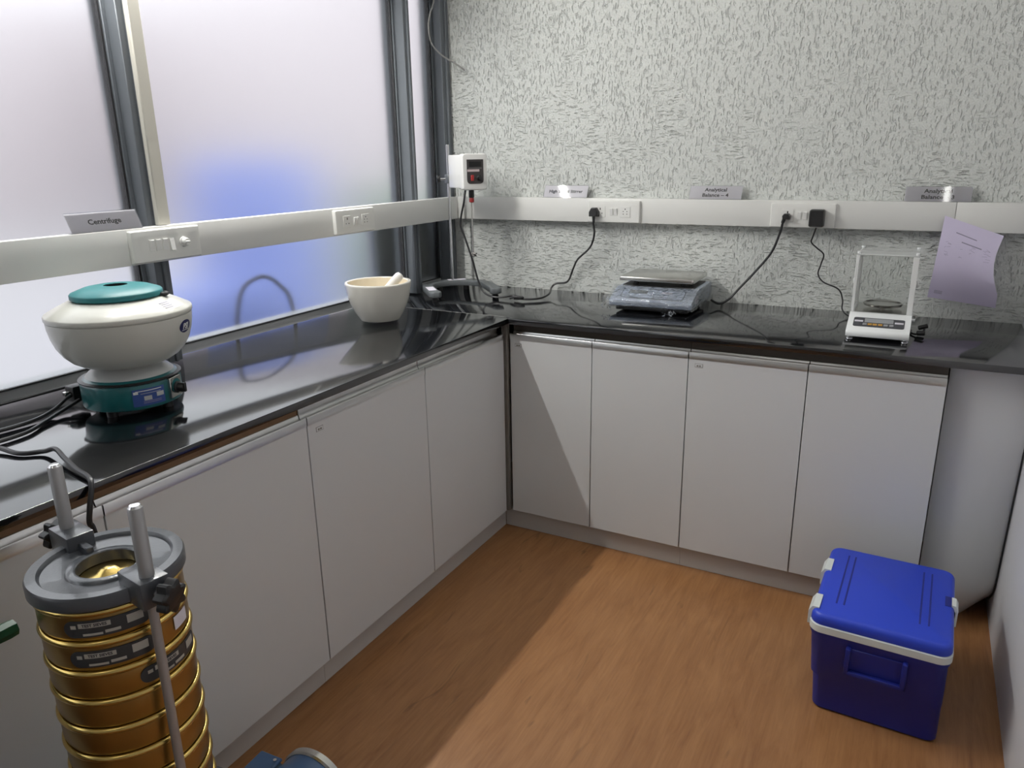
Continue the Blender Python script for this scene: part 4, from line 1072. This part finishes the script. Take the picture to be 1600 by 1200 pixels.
# ================================================================== sieve shaker and stacked brass sieves
SX, SY, SZ = 0.2405, -1.7271, 0.829                          # axis of the stack, top of the clamp plate
SR = 0.106
PITCH = 0.0500
AZR = -9.0
RR = 0.1255
sieve_grp = 'stacked brass test sieves'
nsv = 9
ordinals = ['topmost', 'second', 'third', 'fourth', 'fifth', 'sixth', 'seventh', 'eighth', 'ninth']
sv_mesh = None
top_z = SZ - 0.024
for k in range(nsv):
    zt = top_z - PITCH * k
    lab = ['topmost brass test sieve, right under the grey clamp plate, with a dark label', 'second brass test sieve from the top, with a dark label', 'third brass test sieve from the top, its label half behind the rod'][k] if k < 3 else '%s brass test sieve from the top of the stack, without a label' % ordinals[k]
    s = thing('test_sieve', lab, 'sieve', (SX, SY, zt - PITCH), 0, sieve_grp)
    if sv_mesh is None:
        r = SR
        frame = lathe([(r - 0.0075, 0.0003), (r - 0.0065, 0.0003), (r - 0.006, 0.002), (r - 0.004, 0.006), (r - 0.004, PITCH - 0.010), (r - 0.0045, PITCH - 0.006), (r - 0.0055, PITCH - 0.006), (r - 0.0055, 0.004), (r - 0.0075, 0.002)], 72, cap0=False, cap1=False)
        fo = to_obj('frame', frame, BRASS, s)
        bead = lathe([(r - 0.005 + 0.0045 * math.cos(R(a)), PITCH - 0.0055 + 0.0052 * math.sin(R(a))) for a in range(-90, 271, 30)], 72, cap0=False, cap1=False)
        bo = to_obj('rolled_bead', bead, BRASSR, s)
        me_ = to_obj('mesh_disc', lathe([(0, 0.0105), (r - 0.0056, 0.0105), (r - 0.0056, 0.0113), (0, 0.0113)], 48), BRASS, s)
        sv_mesh = [fo, bo, me_]
    else:
        for o in sv_mesh:
            c = o.copy(); C.objects.link(c); c.parent = s
    if k < 3:
        az = -44 if k < 2 else 1
        rf = lambda z: SR - 0.004
        lp = to_obj('label_plate', on_curve(flat_patch(0.118, 0.027, 0.0006, 18, corner=0.0133), rf, az + (6 if k < 2 else 10), PITCH * 0.43, 0.0004), PLATED, s)
        da = 180 / PI / (SR - 0.004)
        def lab_at(dx, dz, w, h, m_, name='label_field', nx=6):
            return to_obj(name, on_curve(flat_patch(w, h, 0.0003, nx, 1), rf, az + (6 if k < 2 else 10) + dx * da, PITCH * 0.43 + dz, 0.0014), m_, lp)
        f1 = lab_at(-0.0165, 0.0058, 0.042, 0.0075, PLATEG)
        to_obj('label_lettering', on_curve(text_bm('TEST SIEVES', 0.0062, 0.0002, 0.00008), rf, az + (6 if k < 2 else 10) - 0.0165 * da, PITCH * 0.43 + 0.0058, 0.0019), INK, f1)
        lab_at(-0.0445, 0.0040, 0.0075, 0.0055, PLATEG)
        lab_at(-0.020, -0.0088, 0.026, 0.0035, PLATEG)
        lab_at(0.006, -0.0070, 0.020, 0.0045, PLATEG)
        lab_at(0.036, 0.0030, 0.022, 0.013, PLATEG)
        if k == 1:
            st_ = to_obj('paper_label', on_curve(flat_patch(0.034, 0.022, 0.0004, 8, 1), rf, 24, PITCH * 0.52, 0.0012), WHITEP, s)
sh = thing('sieve_shaker', 'grey clamp plate and zinc rods of the sieve shaker holding the brass stack', 'shaker', (SX, SY, 0))
# clamp plate: rim, dished ring, raised collar round the open centre
plate = lathe([(0.107, SZ - 0.023), (0.1098, SZ - 0.021), (0.110, SZ - 0.004), (0.1075, SZ), (0.0935, SZ), (0.0915, SZ - 0.002), (0.0895, SZ - 0.006), (0.0585, SZ - 0.009), (0.0565, SZ - 0.006), (0.0545, SZ - 0.0045), (0.0450, SZ - 0.0045), (0.0435, SZ - 0.006), (0.0435, SZ - 0.0235), (0.107, SZ - 0.0235)], 80, cap0=False, cap1=False)
cpn = to_obj('clamp_plate', plate, CAST, sh)
to_obj('cover_dome', lathe([(0.0, top_z + 0.0125), (0.010, top_z + 0.0115), (0.016, top_z + 0.006), (0.030, top_z + 0.002), (0.0425, top_z + 0.000), (0.070, top_z - 0.009), (0.0985, top_z - 0.010), (0.0985, top_z - 0.012), (0.0, top_z - 0.012)], 48), BRASSR, sh)
for sgn in (1, -1):
    a = AZR if sgn > 0 else AZR + 180
    M = RZ(a)
    to_obj('lug', box(0.080, 0.146, -0.021, 0.021, SZ - 0.024, SZ + 0.018, 0.002, 2, M=M), CAST, sh)
    to_obj('lug_web', box(0.052, 0.084, -0.006, 0.006, SZ - 0.010, SZ + 0.004, 0.0015, 1, M=M), CAST, sh)
    to_obj('rod', lathe([(0.0070, 0.10), (0.0070, SZ - 0.023), (0.0105, SZ - 0.022), (0.0105, SZ + 0.122), (0.0095, SZ + 0.124)], 20, M=M @ T(RR, 0, 0)), RODG, sh)
    to_obj('rod_tip', lathe([(0.0094, SZ + 0.124), (0.007, SZ + 0.1275), (0.0, SZ + 0.128)], 20, M=M @ T(RR, 0, 0)), CHROME, sh)
    # clamp screw with a black lobed knob
    q = 20 if sgn > 0 else 8
    Mk = M @ T(0.140, 0, SZ - 0.006) @ RZ(q) @ RY(90)
    to_obj('clamp_screw', cyl(0.0065, 0.0, 0.026, 14, M=Mk), CHROME, sh)
    kn = bmesh.new()
    n = 48
    secs = []
    for zz, s_ in ((0.016, 0.8), (0.018, 1.0), (0.034, 1.0), (0.037, 0.8)):
        secs.append([Mk @ Vector(((0.0215 + 0.0035 * math.cos(7 * 2 * PI * i / n)) * s_ * math.cos(2 * PI * i / n), (0.0215 + 0.0035 * math.cos(7 * 2 * PI * i / n)) * s_ * math.sin(2 * PI * i / n), zz)) for i in range(n)])
    to_obj('clamp_knob', loft(secs, kn), BLACK, sh)
zb = top_z - PITCH * nsv
to_obj('receiver_pan', lathe([(0.095, zb - 0.050), (SR - 0.004, zb - 0.046), (SR - 0.004, zb - 0.008), (SR - 0.008, zb - 0.007)], 64), BRASS, sh)
to_obj('shaker_table', lathe([(0.110, zb - 0.075), (0.150, zb - 0.072), (0.150, zb - 0.051), (0.098, zb - 0.0505)], 64), CAST, sh)
to_obj('motor_base', box(-0.17, 0.17, -0.16, 0.16, 0.02, zb - 0.0755, 0.01, 2), CAST, sh)
for x in (-0.14, 0.14):
    for y in (-0.13, 0.13): to_obj('foot', cyl(0.02, 0.0, 0.022, 16, M=T(x, y, 0)), BLACK, sh)
# its supply cable: along the worktop, over the edge and down behind the stack
cord('power_cable', 'dark grey shaker cable draped over the worktop edge behind the sieves', [(-0.53, -2.0, H + 0.03), (-0.48, -1.80, H + 0.008), (-0.40, -1.62, H + 0.012), (-0.34, -1.575, H + 0.010), (-0.262, -1.567, H + 0.006), (-0.222, -1.541, H + 0.008), (-0.180, -1.540, H + 0.020), (-0.125, -1.556, H + 0.016), (-0.062, -1.572, H + 0.010), (-0.020, -1.580, H + 0.008), (0.004, -1.590, H + 0.000), (0.012, -1.605, H - 0.035), (0.012, -1.611, H - 0.065), (0.014, -1.606, H - 0.09), (0.020, -1.600, 0.60), (0.04, -1.60, 0.30), (0.07, -1.63, 0.16)], 0.0050)

# ================================================================== blue motor at the lower edge
mt = thing('electric_motor', 'blue electric motor with a silver end ring on the floor', 'motor', (0.258, -1.425, 0), 3)
Mm = T(0, 0, 0.105) @ RX(90)
to_obj('motor_shell', lathe([(0.060, -0.040), (0.078, -0.036), (0.080, 0.0), (0.080, 0.10), (0.072, 0.11)], 48, M=Mm), MOTOR, mt)
to_obj('end_ring', lathe([(0.070, -0.056), (0.083, -0.054), (0.084, -0.040), (0.080, -0.036), (0.060, -0.036)], 48, M=Mm), STEEL, mt)
to_obj('end_shield', lathe([(0.0, -0.060), (0.030, -0.060), (0.068, -0.055), (0.068, -0.05), (0.0, -0.05)], 48, M=Mm), MOTOR, mt)
to_obj('terminal_box', box(-0.122, -0.060, -0.075, 0.020, 0.105, 0.160, 0.006, 2), MOTORL, mt)
to_obj('terminal_cover', box(-0.122, -0.062, -0.078, 0.023, 0.160, 0.168, 0.003, 1), MOTOR, mt)
to_obj('cover_screw', cyl(0.004, 0.168, 0.171, 10, M=T(-0.072, 0.010, 0)), CHROME, mt)
for y in (0.0, -0.08): to_obj('mounting_foot', box(-0.085, 0.085, y - 0.02, y + 0.02, 0.0, 0.05, 0.004, 1), MOTOR, mt)

# ================================================================== green handle at the left edge, lying on a low stool beyond the frame
so_ = thing('stool', 'low grey stool left of the brass sieve stack', 'stool', (0.12, -2.25, 0))
to_obj('seat', prism(rrect(0.26, 0.26, 0.03, 4), 0.66, 0.69, 0.004, 2), CAST, so_)
for x in (-0.105, 0.105):
    for y in (-0.105, 0.105): to_obj('leg', cyl(0.012, 0.0, 0.66, 14, M=T(x, y, 0)), STEEL, so_)
gh = thing('green_brush', 'green plastic handle poking in at the left edge', 'brush', (0.10, -2.20, 0.690))
to_obj('handle', lathe([(0.008, 0.0), (0.0135, 0.002), (0.0145, 0.014), (0.0125, 0.06), (0.0140, 0.16), (0.012, 0.28), (0.012, 0.32), (0, 0.32)], 8, M=T(0.0, 0.395, 0.026) @ RX(90) @ RX(-0.5)), GREENP, gh)
to_obj('brush_head', box(-0.018, 0.018, -0.06, 0.085, 0.012, 0.034, 0.004, 2), GREENP, gh)
to_obj('bristles', box(-0.015, 0.015, -0.055, 0.08, 0.0005, 0.012), BLACK, gh)
